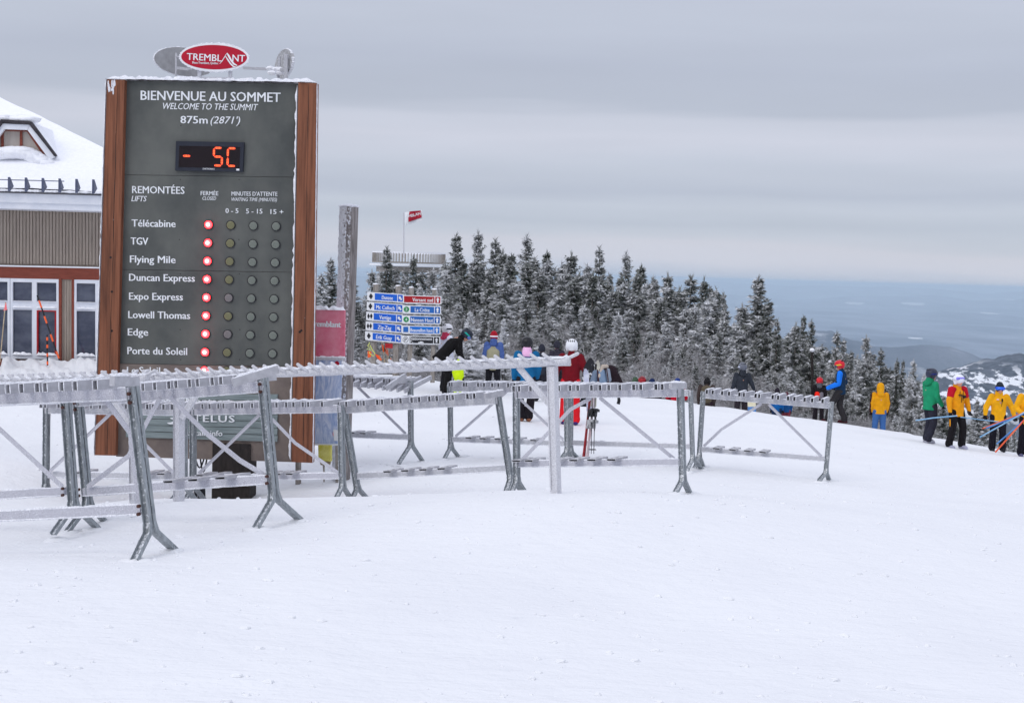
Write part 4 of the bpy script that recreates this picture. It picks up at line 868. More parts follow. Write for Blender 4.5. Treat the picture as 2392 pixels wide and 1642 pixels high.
def window(x0, x1, red=False, y0=651, y1=838):
    s = lambda x, y: (x, y + (x - 60) * .02)
    o = wallb('window', [s(x0, y0), s(x1, y0), s(x1, y1), s(x0, y1)], -.05, .06, 'glass')
    def fr(a, b, c, d, off=.03, m='white_trim', nm='frame'): wallb(nm, [s(a, b), s(c, b), s(c, d), s(a, d)], off, .07, m, o)
    fr(x0, y0, x1, y0 + 8.5); fr(x0, y1 - 8, x1, y1); fr(x0, 703, x1, 724); fr(x0, y0 + 8.5, x0 + 5.5, 703); fr(x1 - 5.5, y0 + 8.5, x1, 703); fr(x0, 724, x0 + 5.5, y1 - 8); fr(x1 - 5.5, 724, x1, y1 - 8)
    mb = MB(); n__ = WP[1]
    for (yy, r) in ((719, .07), (y1 - 9, .1), (704, .02)):
        a, b = hit(*s(x0 + 5, yy), WP[0] + n__ * .03, n__), hit(*s(x1 - 5, yy), WP[0] + n__ * .03, n__); mb.ridge(a, b, n__ * .05, UP * r * .6, n=10)
    obj('window_snow', mb, MT['snow_lump'], o)
    if red:
        for a, b, c, d in ((x0 + 5.5, 724, x1 - 5.5, 727), (x0 + 5.5, y1 - 12, x1 - 5.5, y1 - 8), (x0 + 5.5, 727, x0 + 9, y1 - 12), (x1 - 9, 727, x1 - 5.5, y1 - 12)): fr(a, b, c, d, .034, 'sign_red', 'red_trim')
    return o
window(-80, -38); window(-38, 23); window(24, 80); window(80, 137, True); window(173, 228); window(228, 290)
wallb('corner_post', [(137.5, 650), (143.5, 650), (143, 842), (137, 842)], .04, .1, 'trim_brown'); wallb('corner_post', [(167.5, 650), (173, 650), (172.5, 842), (167, 842)], .04, .1, 'trim_brown')
for k in range(4): wallb('siding_board', [(144 + k * 6, 651), (149.3 + k * 6, 651), (149 + k * 6, 842), (143.8 + k * 6, 842)], -.02, .05, 'siding')
wallb('sill', [(-330, 837), (460, 847), (460, 860), (-330, 850)], .05, .15, 'trim_brown')
# eaves, roof
n__ = WP[1]; eo = 1.1
wallb('fascia', [(-330, 441), (470, 464), (470, 485), (-330, 463)], eo, .06, 'white_trim'); wallb('fascia', [(-330, 463.8), (470, 485.8), (470, 500), (-330, 478)], eo - .05, .06, 'white_trim')
wallb('soffit', [(-330, 476), (470, 498), (470, 500.5), (-330, 478.5)], eo - .1, 1.0, 'white_trim'); wallb('roof_edge', [(-330, 437), (470, 460), (470, 463.5), (-330, 440.5)], eo + .03, .12, 'roof_dark')
e0, e1 = hit(-330, 438, WP[0] + n__ * (eo + .05), n__), hit(470, 461, WP[0] + n__ * (eo + .05), n__)
rd = unit(e1 - e0); back = unit(-n__ * math.cos(math.radians(25)) + UP * math.sin(math.radians(25))); rn = unit(np.cross(rd, back)); rn = rn if rn[2] > 0 else -rn
RP = (e0 + rn * .30, rn)
# roof polygon from the eave line up to the hip line
hipA = hit(0, 227, *RP); hipB = hit(240, 343, *RP); hv = hipB - hipA
def hipx(t): return hipA + hv * t
def onEave(t): return e0 + rn * .30 + (e1 - e0) * t
a = hipx(-1.1)
# where the hip meets the eave
den = np.array([[np.dot(hv, rd), -1], [np.dot(hv, back), 0]]); 
tt = -np.dot(hipA - (e0 + rn * .3), back) / np.dot(hv, back); he = hipx(tt)
mb = MB(); nx, ny = 46, 26; V = []
for i in range(nx + 1):
    for j in range(ny + 1):
        v0 = j / ny; lo = e0 + rn * .30 + rd * 0.0; hi = a + (lo - a) * 0
        L0_ = (e0 + rn * .3 - rd * 6) + (a - rd * 3 - (e0 + rn * .3 - rd * 6)) * v0; R0_ = he + (a - he) * v0
        p = L0_ + (R0_ - L0_) * i / nx; ed = min(1, v0 * 14)
        V.append(p - rn * (.22 * (1 - ed) ** 2) + rn * (.05 * noise.noise(Vector(tuple(p * .5))) + .02 * noise.noise(Vector(tuple(p * 2.3)))))
k0 = len(V); Fq = [(i * (ny + 1) + j, (i + 1) * (ny + 1) + j, (i + 1) * (ny + 1) + j + 1, i * (ny + 1) + j + 1) for i in range(nx) for j in range(ny)]
mb.add(V, Fq)
roof = obj('roof_snow', mb, MT['snow_lump'], lodge, smooth=True)
# the far roof planes and the body under them
ridge_pt = a; e0b = e0 - n__ * 11;  mb = MB(); top = a - n__ * .2
Lr = a - rd * 3
low = he - rn * .3; aw = unit(he - CAM); he2 = he + aw * 9 - UP * 1.2; a2 = a + unit(a - CAM) * 7 - UP * .5; mb.add([a - rn * .06, Lr - rn * .06, he - rn * .1, he2, a2, e0 - n__ * 16], [(0, 2, 3, 4), (0, 4, 5, 1)]); obj('roof', mb, MT['snow_lump'], lodge)
mb = MB(); mb.add([e0 - rd * 6 - rn * .02, low, a - rn * .32, Lr - rn * .32], [(0, 1, 2, 3)]); obj('roof_deck', mb, MT['snow_lump'], lodge)
sidew = MB(); q1_, q2_ = hit(466, 500, *WP), hit(462, 900, *WP); sidew.box((q1_ + q2_) / 2 - n__ * 6, rd * .1, n__ * 6, (q1_ - q2_) / 2 * np.array([0, 0, 1])); obj('side_wall', sidew, MT['siding'], lodge)
# snow guards
for k in range(-6, 10):
    px = 23 + 39.2 * k; c = hit(px, 436 + px * .028, RP[0] + rn * .05, rn); mb = MB(); wv = rd * .012
    tri = [c - back * .17, c + back * .25, c + back * .1 + rn * .36]; tri = [c - back * .16 - rn * .05, c + back * .16 - rn * .05, c - back * .02 + rn * .25]
    mb.add([p - rd * .012 for p in tri] + [p + rd * .045 for p in tri], [(0, 1, 2), (5, 4, 3), (0, 3, 4, 1), (1, 4, 5, 2), (2, 5, 3, 0)]); obj('snow_guard', mb, MT['bracket'], lodge)
mb = MB(); mb.tube([hit(-300, 412, RP[0] + rn * .14, rn), hit(150, 424, RP[0] + rn * .12, rn)], .012, 6); obj('guard_rail', mb, MT['bracket'], lodge)
mb = MB(); 
for k in range(100):
    x = -320 + k * 7.2 + random.uniform(-2, 2); p = hit(x, 444 + (x) * .0285, WP[0] + n__ * (eo + .1), n__); mb.blob(p, (.08 * random.uniform(.5, 1.4), .04, .022 * random.uniform(.5, 1.6)), 6, 4, .25)
obj('eave_snow', mb, MT['snow_lump'], lodge)
# dormer
DN = WP[1]; dp = hit(36, 340, *RP); DPl = (dp + DN * .55, DN)
def dslab(nm, c4, off, th, m): return slab(nm, DPl, c4, off, th, MT[m], lodge)
dslab('dormer_wall', [(12, 293), (60, 293), (112, 372), (-42, 368)], .22, 1.2, 'siding_light')
dslab('dormer_trim', [(8, 302), (62, 304), (62, 308), (8, 306)], .27, .05, 'trim_brown')
for x in (5, 49): dslab('dormer_stud', [(x - 3, 303), (x + 3, 303), (x + 3, 352), (x - 3, 352)], .26, .05, 'trim_brown')
dslab('dormer_trim', [(60, 304), (66, 304), (114, 372), (107, 373)], .27, .05, 'trim_brown'); dslab('dormer_trim', [(6, 304), (12, 304), (-36, 368), (-43, 368)], .27, .05, 'trim_brown')
dslab('dormer_fascia', [(6, 289), (68, 292), (66, 304), (10, 302)], .45, .1, 'white_trim'); dslab('dormer_fascia', [(68, 292), (128, 366), (116, 374), (64, 304)], .45, .1, 'white_trim'); dslab('dormer_fascia', [(6, 289), (10, 302), (-42, 374), (-56, 366)], .45, .1, 'white_trim')
dslab('dormer_roof', [(2, 279), (73, 285), (70, 291), (5, 287)], .5, .14, 'roof_dark'); dslab('dormer_roof', [(73, 285), (131, 363), (127, 366), (68, 291)], .5, .14, 'roof_dark'); dslab('dormer_roof', [(2, 279), (6, 288), (-56, 366), (-60, 363)], .5, .14, 'roof_dark'); dslab('dormer_snow', [(3, 280), (72, 286), (129, 364), (126, 366), (68, 292), (6, 289), (-55, 366), (-58, 364)], .36, 2.9, 'snow_lump')
mb = MB()
for k in range(46):
    t = random.random(); x = 2 + 64 * t; mb.blob(hit(x, 282 - random.uniform(0, 9) * (1 - abs(t - .45)), DPl[0] - DN * random.uniform(-.3, 2.4), DN), np.array([.32, .3, .1]) * random.uniform(.5, 1.2), 7, 5)
obj('dormer_snow', mb, MT['snow_lump'], lodge, smooth=True)
mb = MB()
for k in range(70):
    t = k / 69; x = -50 + 170 * t; y = 345 + 18 * (2 * t - 1) ** 2 + (18 if t > .65 else 0) * (t - .65) / .35; p = hit(x, y + 12, DPl[0] + DN * .35, DN); mb.blob(p, np.array([.26, .24, .15]) * random.uniform(.8, 1.15), 8, 5)
obj('dormer_drift', mb, MT['snow_lump'], lodge, smooth=True)
# snow bank against the lodge and the stakes in it
bank = MB(); nx, ny = 120, 22; V = []
for i in range(nx + 1):
    px = -260 + 560 * i / nx
    for j in range(ny + 1):
        t = j / ny; dd = 34.6 - 3.6 * t; ytop = 838 + px * .02 + (22 if px < 5 else 0); g = Pg(px, dd); hb_ = (P(px, ytop, 34.6)[2] - g[2]); hgt = max(0, hb_) * (1 - t) ** 1.3 * (math.sin(math.pi * (.5 + .5 * t)))
        nz_ = (noise.noise(Vector((px * .03, t * 5, 0))) * .18 + noise.noise(Vector((px * .11, t * 12, 3))) * .10) * (1 - t) * (1 if t > 0 else .4); V.append(g + UP * (hgt + nz_ - .05 * (t > .95)))
bank.add(V, [(i * (ny + 1) + j, i * (ny + 1) + j + 1, (i + 1) * (ny + 1) + j + 1, (i + 1) * (ny + 1) + j) for i in range(nx) for j in range(ny)])
o = obj('snow_bank', bank, MT['snow'], smooth=True); o['kind'] = 'structure'
def striped(x0, y0, x1, y1, d, label):
    a, b = P(x0, y0, d), P(x1, y1 + 6, d); rt = thing('marker_stake', b, label, 'stake'); mb = MB(); mb.tube([a, b], .018, 7); obj('shaft', mb, MT['black'], rt)
    for t in (.08, .32, .60, .86):
        mb = MB(); mb.tube([a + (b - a) * t, a + (b - a) * (t + .11)], .022, 7); obj('band', mb, MT['orange'], rt)
striped(87, 690, 139, 836, 34.0, 'black and orange banded stake leaning right across the red-trimmed window')
striped(110, 782, 111, 848, 33.8, 'short upright banded stake in the snow below the red-trimmed window')
a, b = P(13, 706, 33.8), P(0, 845, 33.8); rt = thing('flag_stake', b, 'thin stake with a small pink pennant in the snow bank at the left edge', 'stake'); mb = MB(); mb.tube([a, b], .012, 6); obj('shaft', mb, MT['bamboo'], rt)
mb = MB(); q = [P(14, 706, 33.78), P(16, 724, 33.78), P(8, 726, 33.8)]; mb.add(q + [p + np.array([0, .015, 0]) for p in q], [(0, 1, 2), (5, 4, 3), (0, 3, 4, 1), (1, 4, 5, 2), (2, 5, 3, 0)]); obj('pennant', mb, mat('pink_pennant', srgb(250, 110, 120), srgb(255, 130, 140), scale=5), rt)

# ---------------------------------------------------------------- lookout deck and flag
DL = 110.0; LP = (P(960, 600, DL), unit((.05, -1, 0)))
lk = thing('lookout_deck', Pg(960, DL), 'snow-covered wooden lookout deck with picket railing above the treetops', 'lookout')
c0 = P(955, 612, DL + 3.0); Rr = 2.95 * 1.0
def ringpt(a, z, r=None): r = r or 2.9; return np.array([c0[0] + r * math.sin(a), c0[1] - r * .85 * math.cos(a), z])
zt = P(955, 590, DL)[2]; zb_ = P(955, 617, DL)[2]
for nm, z, hh, m in (('top_rail', zt, .045, 'snow_lump'), ('bottom_rail', zb_ + .12, .05, 'grey_wood')):
    mb = MB(); pts = [ringpt(a, z) for a in np.linspace(-math.pi, math.pi, 25)]; mb.sweep(pts, [(-hh, -.04), (hh, -.04), (hh, .04), (-hh, .04)], UP); obj(nm, mb, MT[m], lk)
for a in np.linspace(-math.pi * .95, math.pi * .95, 72):
    mb = MB(); p = ringpt(a, 0); mb.box([p[0], p[1], (zt + zb_) / 2 + .06], (.026, 0, 0), (0, .02, 0), (0, 0, (zt - zb_) / 2 - .08)); obj('picket', mb, MT['grey_wood'], lk)
mb = MB(); pts = [ringpt(a, zb_ - .08, 3.15) for a in np.linspace(0, 2 * math.pi, 25)[:-1]]; K = 24; mb.add([p + UP * .05 for p in pts] + [p - UP * .06 for p in pts], [tuple(range(K)), tuple(range(K, 2 * K))[::-1]] + [(k, k + K, (k + 1) % K + K, (k + 1) % K) for k in range(K)]); obj('deck', mb, MT['snow_lump'], lk)
mb = MB(); pts = [ringpt(a, zb_ - .4, 2.6) for a in np.linspace(0, 2 * math.pi, 25)[:-1]]; mb.add([p + UP * .2 for p in pts] + [p - UP * .25 for p in pts], [tuple(range(K)), tuple(range(K, 2 * K))[::-1]] + [(k, k + K, (k + 1) % K + K, (k + 1) % K) for k in range(K)]); obj('deck_beam', mb, MT['grey_wood'], lk)
for a in (-2.4, -1.2, -.4, .4, 1.2, 2.4):
    p = ringpt(a, 0, 2.3); g = G(p[0], p[1]); mb = MB(); mb.box([p[0], p[1], (zb_ - .4 + g) / 2], (.14, 0, 0), (0, .14, 0), (0, 0, (zb_ - .4 - g) / 2)); obj('support_post', mb, MT['grey_wood'], lk)
fp0, fp1 = P(943.3, 588, DL - 1), P(943, 497, DL - 1); fg = thing('flag_pole', fp0, 'thin flagpole flying the red and white flag above the lookout deck', 'flag')
mb = MB(); mb.tube([fp0 - UP * .5, fp1], .055, 7); obj('pole', mb, MT['peg'], fg)
def flagmesh(c4, m, nm, off, par):
    mb = MB(); nx, ny = 12, 5; V = []; q = [P(x, y, DL - 1) for x, y in c4]
    for s in (0, 1):
        for i in range(nx + 1):
            for j in range(ny + 1):
                u_, v_ = i / nx, j / ny; p = (q[0] * (1 - u_) + q[1] * u_) * (1 - v_) + (q[3] * (1 - u_) + q[2] * u_) * v_; V.append(p + np.array([0, -.12 * math.sin(5 * u_ + 1.5 * v_) - off - s * -.02, 0]))
    k0 = (nx + 1) * (ny + 1); F1 = [(i * (ny + 1) + j, (i + 1) * (ny + 1) + j, (i + 1) * (ny + 1) + j + 1, i * (ny + 1) + j + 1) for i in range(nx) for j in range(ny)]; mb.add(V, F1 + [tuple(k + k0 for k in f[::-1]) for f in F1]); return obj(nm, mb, m, par)
fw = flagmesh([(945, 496), (986, 491), (987, 514), (946, 527)], MT['white'], 'flag_cloth', 0, fg)
flagmesh([(952, 495), (982, 492), (985, 508), (955, 519)], MT['red'], 'flag_field', .03, fw)
text_on((P(968, 505, DL - 1.35), np.array([0, -1.0, 0])), 'MBLAN', 955, 983, 509, 502, 7, MT['white'], fw, bold=.02)

# ---------------------------------------------------------------- trees
def needle_mat():
    m = bpy.data.materials.new('spruce_needles'); m.use_nodes = True; t = m.node_tree; b = t.nodes['Principled BSDF']; b.inputs['Roughness'].default_value = .9; b.inputs['Specular IOR Level'].default_value = .1
    at = t.nodes.new('ShaderNodeAttribute'); at.attribute_name = 'frost'; oi = t.nodes.new('ShaderNodeObjectInfo'); sc = t.nodes.new('ShaderNodeSeparateColor'); t.links.new(oi.outputs['Color'], sc.inputs[0])
    f = math_node(t, 'ADD', at.outputs['Fac'], math_node(t, 'SUBTRACT', sc.outputs[0], vb=.5))
    mr = t.nodes.new('ShaderNodeMapRange'); mr.inputs[1].default_value = .15; mr.inputs[2].default_value = 1.0; t.links.new(f, mr.inputs[0])
    cr = t.nodes.new('ShaderNodeValToRGB'); t.links.new(mr.outputs[0], cr.inputs[0]); e = cr.color_ramp.elements
    e[0].position = 0; e[0].color = (.050, .062, .050, 1); e[1].position = 1; e[1].color = (.74, .75, .77, 1)
    for p, c in ((.25, (.11, .125, .105, 1)), (.55, (.26, .27, .255, 1)), (.82, (.44, .445, .45, 1))): q = e.new(p); q.color = c
    t.links.new(cr.outputs[0], b.inputs['Base Color']); return m
MT['needles'] = needle_mat(); MT['bark'] = mat('frosted_bark', srgb(70, 62, 58), srgb(120, 112, 108), scale=9, rough=.9, frost=.7, fscale=9, fthr=.75)
MT['twig'] = mat('frosted_twig', (.22, .21, .21, 1), (.60, .59, .61, 1), scale=1.4, rough=.9, lo=.38, hi=.66, coord='Object')
WIND = unit((-.7, -.2, .6))
def tri_mesh(name, V, frost, m):
    V = np.asarray(V, np.float32).reshape(-1, 3); n = len(V) // 3
    me = bpy.data.meshes.new(name); me.vertices.add(n * 3); me.vertices.foreach_set('co', V.ravel()); me.loops.add(n * 3); me.loops.foreach_set('vertex_index', np.arange(n * 3, dtype=np.int32))
    me.polygons.add(n); me.polygons.foreach_set('loop_start', np.arange(0, n * 3, 3, dtype=np.int32)); me.update(calc_edges=True)
    a = me.attributes.new('frost', 'FLOAT', 'FACE'); a.data.foreach_set('value', np.asarray(frost, np.float32)); me.materials.append(m); return me
def spruce_mesh(seed, R=.19, scraggy=.3, levels=46, per=11, droop=.35):
    r = np.random.default_rng(seed); V = []; Fr = []; lumps = []
    gaps = [(r.uniform(0, 6.28), r.uniform(.15, .9), r.uniform(.3, .8), r.uniform(.02, .06)) for _ in range(int(3 + scraggy * 9))]
    for li in range(levels):
        z = .05 + .94 * (li + r.uniform(-.3, .3)) / levels; z = min(z, .985)
        Lm = R * 1.28 * (1 - z) ** .95 * (1 if z > .12 else .75) * r.uniform(.72, 1.2) + .010
        if z > .62: Lm *= 1 - .5 * scraggy * r.random()
        nb = max(4, int(per * (.55 + .45 * (1 - z))))
        for _ in range(nb):
            az = r.uniform(0, 6.283)
            if any(abs((az - g[0] + 3.14) % 6.28 - 3.14) < g[2] and abs(z - g[1]) < g[3] for g in gaps): continue
            Lb = Lm * r.uniform(.6, 1.15); d = np.array([math.cos(az), math.sin(az), 0]); wind = float(np.dot(d, WIND)); side = np.array([-d[1], d[0], 0])
            slope = -droop * (1 - z) ** .5 + r.uniform(-.12, .2) + (.5 if z > .9 else 0); K = max(3, int(5 * Lb / .1) + 2); K = min(K, 9)
            for k in range(K):
                t = (k + .5) / K; p = np.array([0, 0, z]) + d * Lb * t + np.array([0, 0, slope * Lb * t + .35 * Lb * t * t])
                base = .31 + .42 * t ** 1.5 + .22 * wind + .10 * z
                for s in (-1, 1):
                    for _q in range(3):
                        ln = (.020 + .26 * Lb * (1 - t * .6)) * r.uniform(.5, 1.1); wd = .0032 + .0030 * r.random()
                        dr = unit(d * r.uniform(.3, 1.0) + side * s * r.uniform(.3, 1.1) + np.array([0, 0, r.uniform(-.65, .30)]))
                        q = unit(np.cross(dr, r.normal(size=3))); o = p + r.normal(size=3) * .004
                        V += [o - q * wd, o + q * wd, o + dr * ln]; Fr.append(base + r.normal() * .17 + (.12 if _q else 0))
                q = side * .006; dr = d * Lb / K * 1.3; V += [p - q, p + q, p + dr]; Fr.append(base + .15)
            if r.random() < .030 and .1 < z < .90: t = r.uniform(.5, .95); lumps.append((np.array([0, 0, z + .008]) + d * Lb * t + np.array([0, 0, slope * Lb * t + .35 * Lb * t * t]), r.choice([.006, .007, .009, .012, .018])))
    k = 0
    while k < 14: o = np.array([0, 0, .955 + .003 * k]); dr = unit(np.r_[r.normal(size=2) * .5, .8]); q = unit(np.cross(dr, r.normal(size=3))) * .004; V += [o - q, o + q, o + dr * .03]; Fr.append(.75); k += 1
    me = tri_mesh('crown', V, Fr, MT['needles']); mb = MB()
    random.seed(seed)
    for p, s in lumps:
        for _ in range(3): mb.blob(p + np.array([random.gauss(0, 1), random.gauss(0, 1), random.gauss(0, .3)]) * s * .6, np.array([s * random.uniform(.5, 1.3), s * random.uniform(.5, 1.3), s * random.uniform(.3, .6)]), 7, 5, .35)
    mb.tube
    tb = MB(); tb.tube([(0, 0, -.08), (0, 0, .3), (0, 0, .7), (0, 0, .97)], [.013, .011, .006, .0015], 7)
    return me, tb.mesh('trunk', MT['bark'], smooth=True), (mb.mesh('snow_clump', MT['snow_lump'], smooth=True) if lumps else None)
def bare_mesh(seed, spread=.5):
    r = random.Random(seed); mb = MB(); tr = MB()
    def grow(p, d, L_, rad, dep):
        q = p + d * L_; (tr if dep == 0 else mb).tube([p, (p + q) / 2 + np.array([r.gauss(0, 1), r.gauss(0, 1), 0]) * L_ * .05, q], [rad, rad * .85, rad * .6], 4 if dep > 0 else 6, caps=False)
        if dep >= 6: return
        for k in range(3 if dep < 5 else 2):
            nd = unit(d + np.array([r.gauss(0, 1), r.gauss(0, 1), r.gauss(.25, .4)]) * spread * (.8 + .1 * dep)); t = r.uniform(.35, 1.0)
            grow(p + d * L_ * t, nd, L_ * r.uniform(.5, .8), rad * .58, dep + 1)
    for k in range(3): grow(np.array([r.uniform(-.03, .03), r.uniform(-.03, .03), -.05]), unit((r.uniform(-.2, .2), r.uniform(-.2, .2), 1)), .34, .008, 0)
    return mb.mesh('branches', MT['twig']), tr.mesh('trunk', MT['bark']), None
SPR = [spruce_mesh(100 + i, R=(.18, .22, .16, .24, .19, .25, .17, .21)[i], scraggy=(.1, .3, .7, .15, .8, .1, .25, .5)[i], levels=(48, 52, 46, 48, 50, 44, 52, 48)[i]) for i in range(8)]
BARE = [bare_mesh(200 + i, (.5, .42, .6)[i]) for i in range(3)]
def tree(px, top, d, frost=.5, kind=None, wf=1.0, label=None, group=None, name='spruce_tree', lean=0):
    b = Pg(px, d); tp = P(px, top, d); H = tp[2] - b[2]
    if H < .8: return None
    var = SPR if name == 'spruce_tree' else BARE
    me = var[(kind if kind is not None else random.randrange(len(var))) % len(var)]
    lb = label; root = thing(name, b, lb, 'spruce tree' if name == 'spruce_tree' else 'bare tree', group)
    rz = random.uniform(-.5, .5) + random.choice((0, 0, .6)); ws = H * wf * (1 if H < 9 else (9 / H) ** .25)
    Mx = Matrix.Translation(tuple(b)) @ Matrix.Rotation(lean, 4, 'Y') @ Matrix.Rotation(rz, 4, 'Z') @ Matrix.Diagonal((ws, ws, H, 1))
    for mm, nm in zip(me, ('crown' if var is SPR else 'branches', 'trunk', 'snow_clump')):
        if mm is None: continue
        o = inst(nm, mm, Mx, root); o.color = (frost, 0, 0, 1)
    return root
# skyline trees placed one by one
sky_t = [(745, 640, 62, .62, 1.0, 'frosted spruce seen between the sign and the round pole, taller one'), (765, 605, 75, .66, .9, 'pale slim spruce touching the left side of the round pole'),
 (733, 690, 56, .7, 1.1, 'low white spruce hugging the right timber of the sign'),
 (862, 632, 85, .62, .9, 'slim grey spruce left of the lookout deck'), (895, 577, 92, .48, .8, 'dark spruce poking up in front of the railing at left, blunt top'), (957, 598, 88, .42, .75, 'dark spruce standing before the middle of the railing'),
 (918, 628, 98, .6, 1.3, 'grey spruce under the lookout deck between two darker ones'), (1018, 662, 60, .85, .7, 'small white-frosted spruce rising over the red trail board'), (975, 668, 58, .8, .8, 'little pale spruce behind the right post of the trail boards'),
 (1054, 549, 90, .46, .85, 'tall spruce at the right end of the lookout railing'), (1072, 610, 78, .35, 1.0, 'dark bushy spruce right of the lookout with a rounded top'), (1105, 542, 95, .62, .8, 'pale scraggy spruce with the highest tip right of the lookout'),
 (1145, 559, 95, .52, .9, 'grey spruce beside the highest tip with a bent crown'), (1163, 586, 88, .45, .9, 'dark spruce in the notch after the bent crown'), (1183, 594, 85, .42, 1.0, 'wide dark spruce left of the shaggy twin-shouldered one'),
 (1217, 550, 95, .66, .85, 'shaggy pale spruce standing clear above its neighbours'), (1236, 604, 85, .50, .7, 'thin spruce squeezed right of the shaggy pale one'), (1265, 589, 84, .26, .72, 'narrow very dark spruce with clear sky on both sides'),
 (1300, 612, 92, .66, .9, 'pale broken-topped spruce left of a bushy dark one'), (1322, 592, 88, .50, 1.0, 'bushy spruce with a pointed grey top before the bare branches'), (1385, 577, 93, .62, .75, 'pale spruce with a bare neck standing above the bare branches'),
 (1373, 636, 76, .36, .9, 'dark conical spruce just under the bare branches'), (1410, 640, 90, .62, .8, 'grey thin spruce between two pale tall ones'), (1447, 590, 96, .64, .7, 'ragged pale spruce leaning windward at mid skyline'), (1438, 645, 80, .36, .8, 'dark spruce in front of the ragged pale one'),
 (1482, 622, 86, .38, .85, 'dark spruce on the descending skyline after the ragged one'), (1512, 652, 84, .46, .7, 'small spike-topped spruce on the descending skyline'), (1545, 640, 82, .52, .85, 'spruce with a long spike top on the descending skyline'),
 (1598, 645, 82, .50, 1.15, 'broad two-topped spruce on the descending skyline'), (1628, 650, 84, .34, .65, 'thin dark spruce pressed against the broad two-topped one'), (1641, 668, 84, .58, .7, 'small grey spruce after the thin dark one'), (1657, 671, 82, .46, .75, 'spruce near the end of the middle wood, dark middle'), (1673, 683, 84, .58, .6, 'last thin spruce at the end of the middle wood'),
 (1754, 647, 66, .60, .95, 'big perfect spruce standing highest right of the gap'), (1779, 700, 64, .44, .9, 'dark spruce leaning on the big perfect one'), (1720, 712, 66, .62, 1.0, 'pale spruce filling the gap left of the big perfect one'), (1802, 745, 62, .5, .6, 'thin ragged spruce right of the big pair'),
 (1846, 755, 60, .56, .9, 'left and lowest of three spruces against the blue valley'), (1862, 737, 62, .40, .65, 'middle and tallest of three spruces against the blue valley'), (1881, 746, 60, .42, .6, 'right one of three spruces against the blue valley'),
 (1941, 774, 58, .52, .7, 'sharp spruce above the child in red and black'), (1957, 792, 57, .52, .6, 'shorter twin of the sharp spruce above the man in navy'), (1975, 818, 56, .5, .8, 'low spruce behind the head of the man in navy'),
 (2010, 784, 54, .60, .75, 'pale columnar spruce right of the man in navy'), (2045, 813, 53, .42, .75, 'dark pointed spruce above the yellow hooded figure'), (2083, 838, 52, .38, .55, 'left slim spruce of the pair before the green jacket'), (2097, 841, 52, .42, .55, 'right slim spruce of the pair before the green jacket'),
 (2121, 838, 51, .72, .6, 'white-edged slender spruce left of the green jacket'), (2147, 872, 50, .72, .6, 'short frosted spruce just left of the green jacket'), (2193, 925, 50, .5, .7, 'low spruce between the green jacket and the white helmet'),
 (2272, 932, 48, .62, .9, 'frosted small spruce between two yellow jackets, left one'), (2287, 940, 48, .6, .8, 'frosted small spruce between two yellow jackets, right one'), (2362, 1000, 44, .6, .8, 'lowest little spruce at the right edge behind the yellow jackets')]
for i, (px, top, d, fr, wf, lb) in enumerate(sky_t): tree(px, top, d, fr - .06, i * 3 % 8, wf * 1.12, lb)
for px_, top_, d_, fr_, wf_, lb_ in ((880, 634, 100, .7, 1.4, 'pale spruce under the left end of the lookout deck'), (938, 630, 101, .55, 1.3, 'spruce under the lookout deck below the flagpole'), (978, 634, 100, .5, 1.4, 'dark spruce under the right part of the lookout deck'), (1003, 628, 98, .66, 1.3, 'pale spruce under the right end of the lookout deck'), (1030, 612, 94, .5, 1.2, 'spruce between the lookout railing and the tall one'), (820, 662, 80, .6, 1.3, 'spruce low against the valley just right of the round pole')): tree(px_, top_, d_, fr_, None, wf_, lb_)
tree(1093, 728, 47, .98, 5, 1.15, 'bright white small spruce between the bent skier and the blue jacket'); tree(1172, 744, 47, .92, 0, .85, 'bright white small spruce right behind the blue and beige jacket'); tree(1062, 815, 45, .92, 3, 1.1, 'squat snowy spruce at the bent skier\'s knees')
tree(1349, 583, 96, .5, 0, .8, 'bare frosted birch reaching over the skyline', name='bare_tree'); tree(1362, 600, 95, .5, 1, .8, 'thin bare frosted sapling right beside the birch', name='bare_tree')
skyline = np.array([(700, 700), (760, 660), (850, 690), (900, 650), (1000, 660), (1040, 600), (1110, 600), (1220, 592), (1320, 600), (1450, 618), (1560, 652), (1670, 686), (1700, 728), (1754, 705), (1800, 752), (1860, 768), (1900, 795), (1950, 798), (2010, 806), (2060, 850), (2120, 870), (2160, 905), (2200, 965), (2290, 975), (2392, 1020)])
crl = np.array([(700, 885), (830, 873), (1025, 889), (1447, 926), (1650, 944), (1862, 975), (2000, 994), (2147, 1016), (2308, 1044), (2392, 1059)])
rs = random.Random(5); n_s = 0
LM = [(722, 'right of the sign'), (790, 'just right of the round pole'), (850, 'behind the blue trail boards'), (935, 'behind the red trail board'), (1035, 'behind the bent skier'), (1110, 'behind the blue and beige jacket'), (1190, 'behind the teal jacket'), (1260, 'behind the short charcoal figure'), (1310, 'behind the dark red jacket'), (1365, 'behind the backpack'),
      (1450, 'behind the small red helmet beyond the crest'), (1530, 'behind the second sitting hat'), (1600, 'between the two right ski racks'), (1645, 'behind the hunched figure'), (1700, 'behind the charcoal hooded jacket'), (1780, 'behind the sunk blue jacket'), (1850, 'left of the child in red'), (1895, 'behind the child in red'), (1940, 'behind the man in navy'), (1990, 'right of the man in navy'),
      (2030, 'behind the yellow hood'), (2085, 'right of the yellow hood'), (2140, 'behind the green jacket'), (2200, 'behind the white helmet patroller'), (2260, 'between the two middle patrollers'), (2310, 'behind the blue goggles patroller'), (2360, 'at the right edge of the photo')]
def where(px): return [t for a, t in LM if a <= px][-1] if px >= 722 else LM[0][1]
used_lb = {}
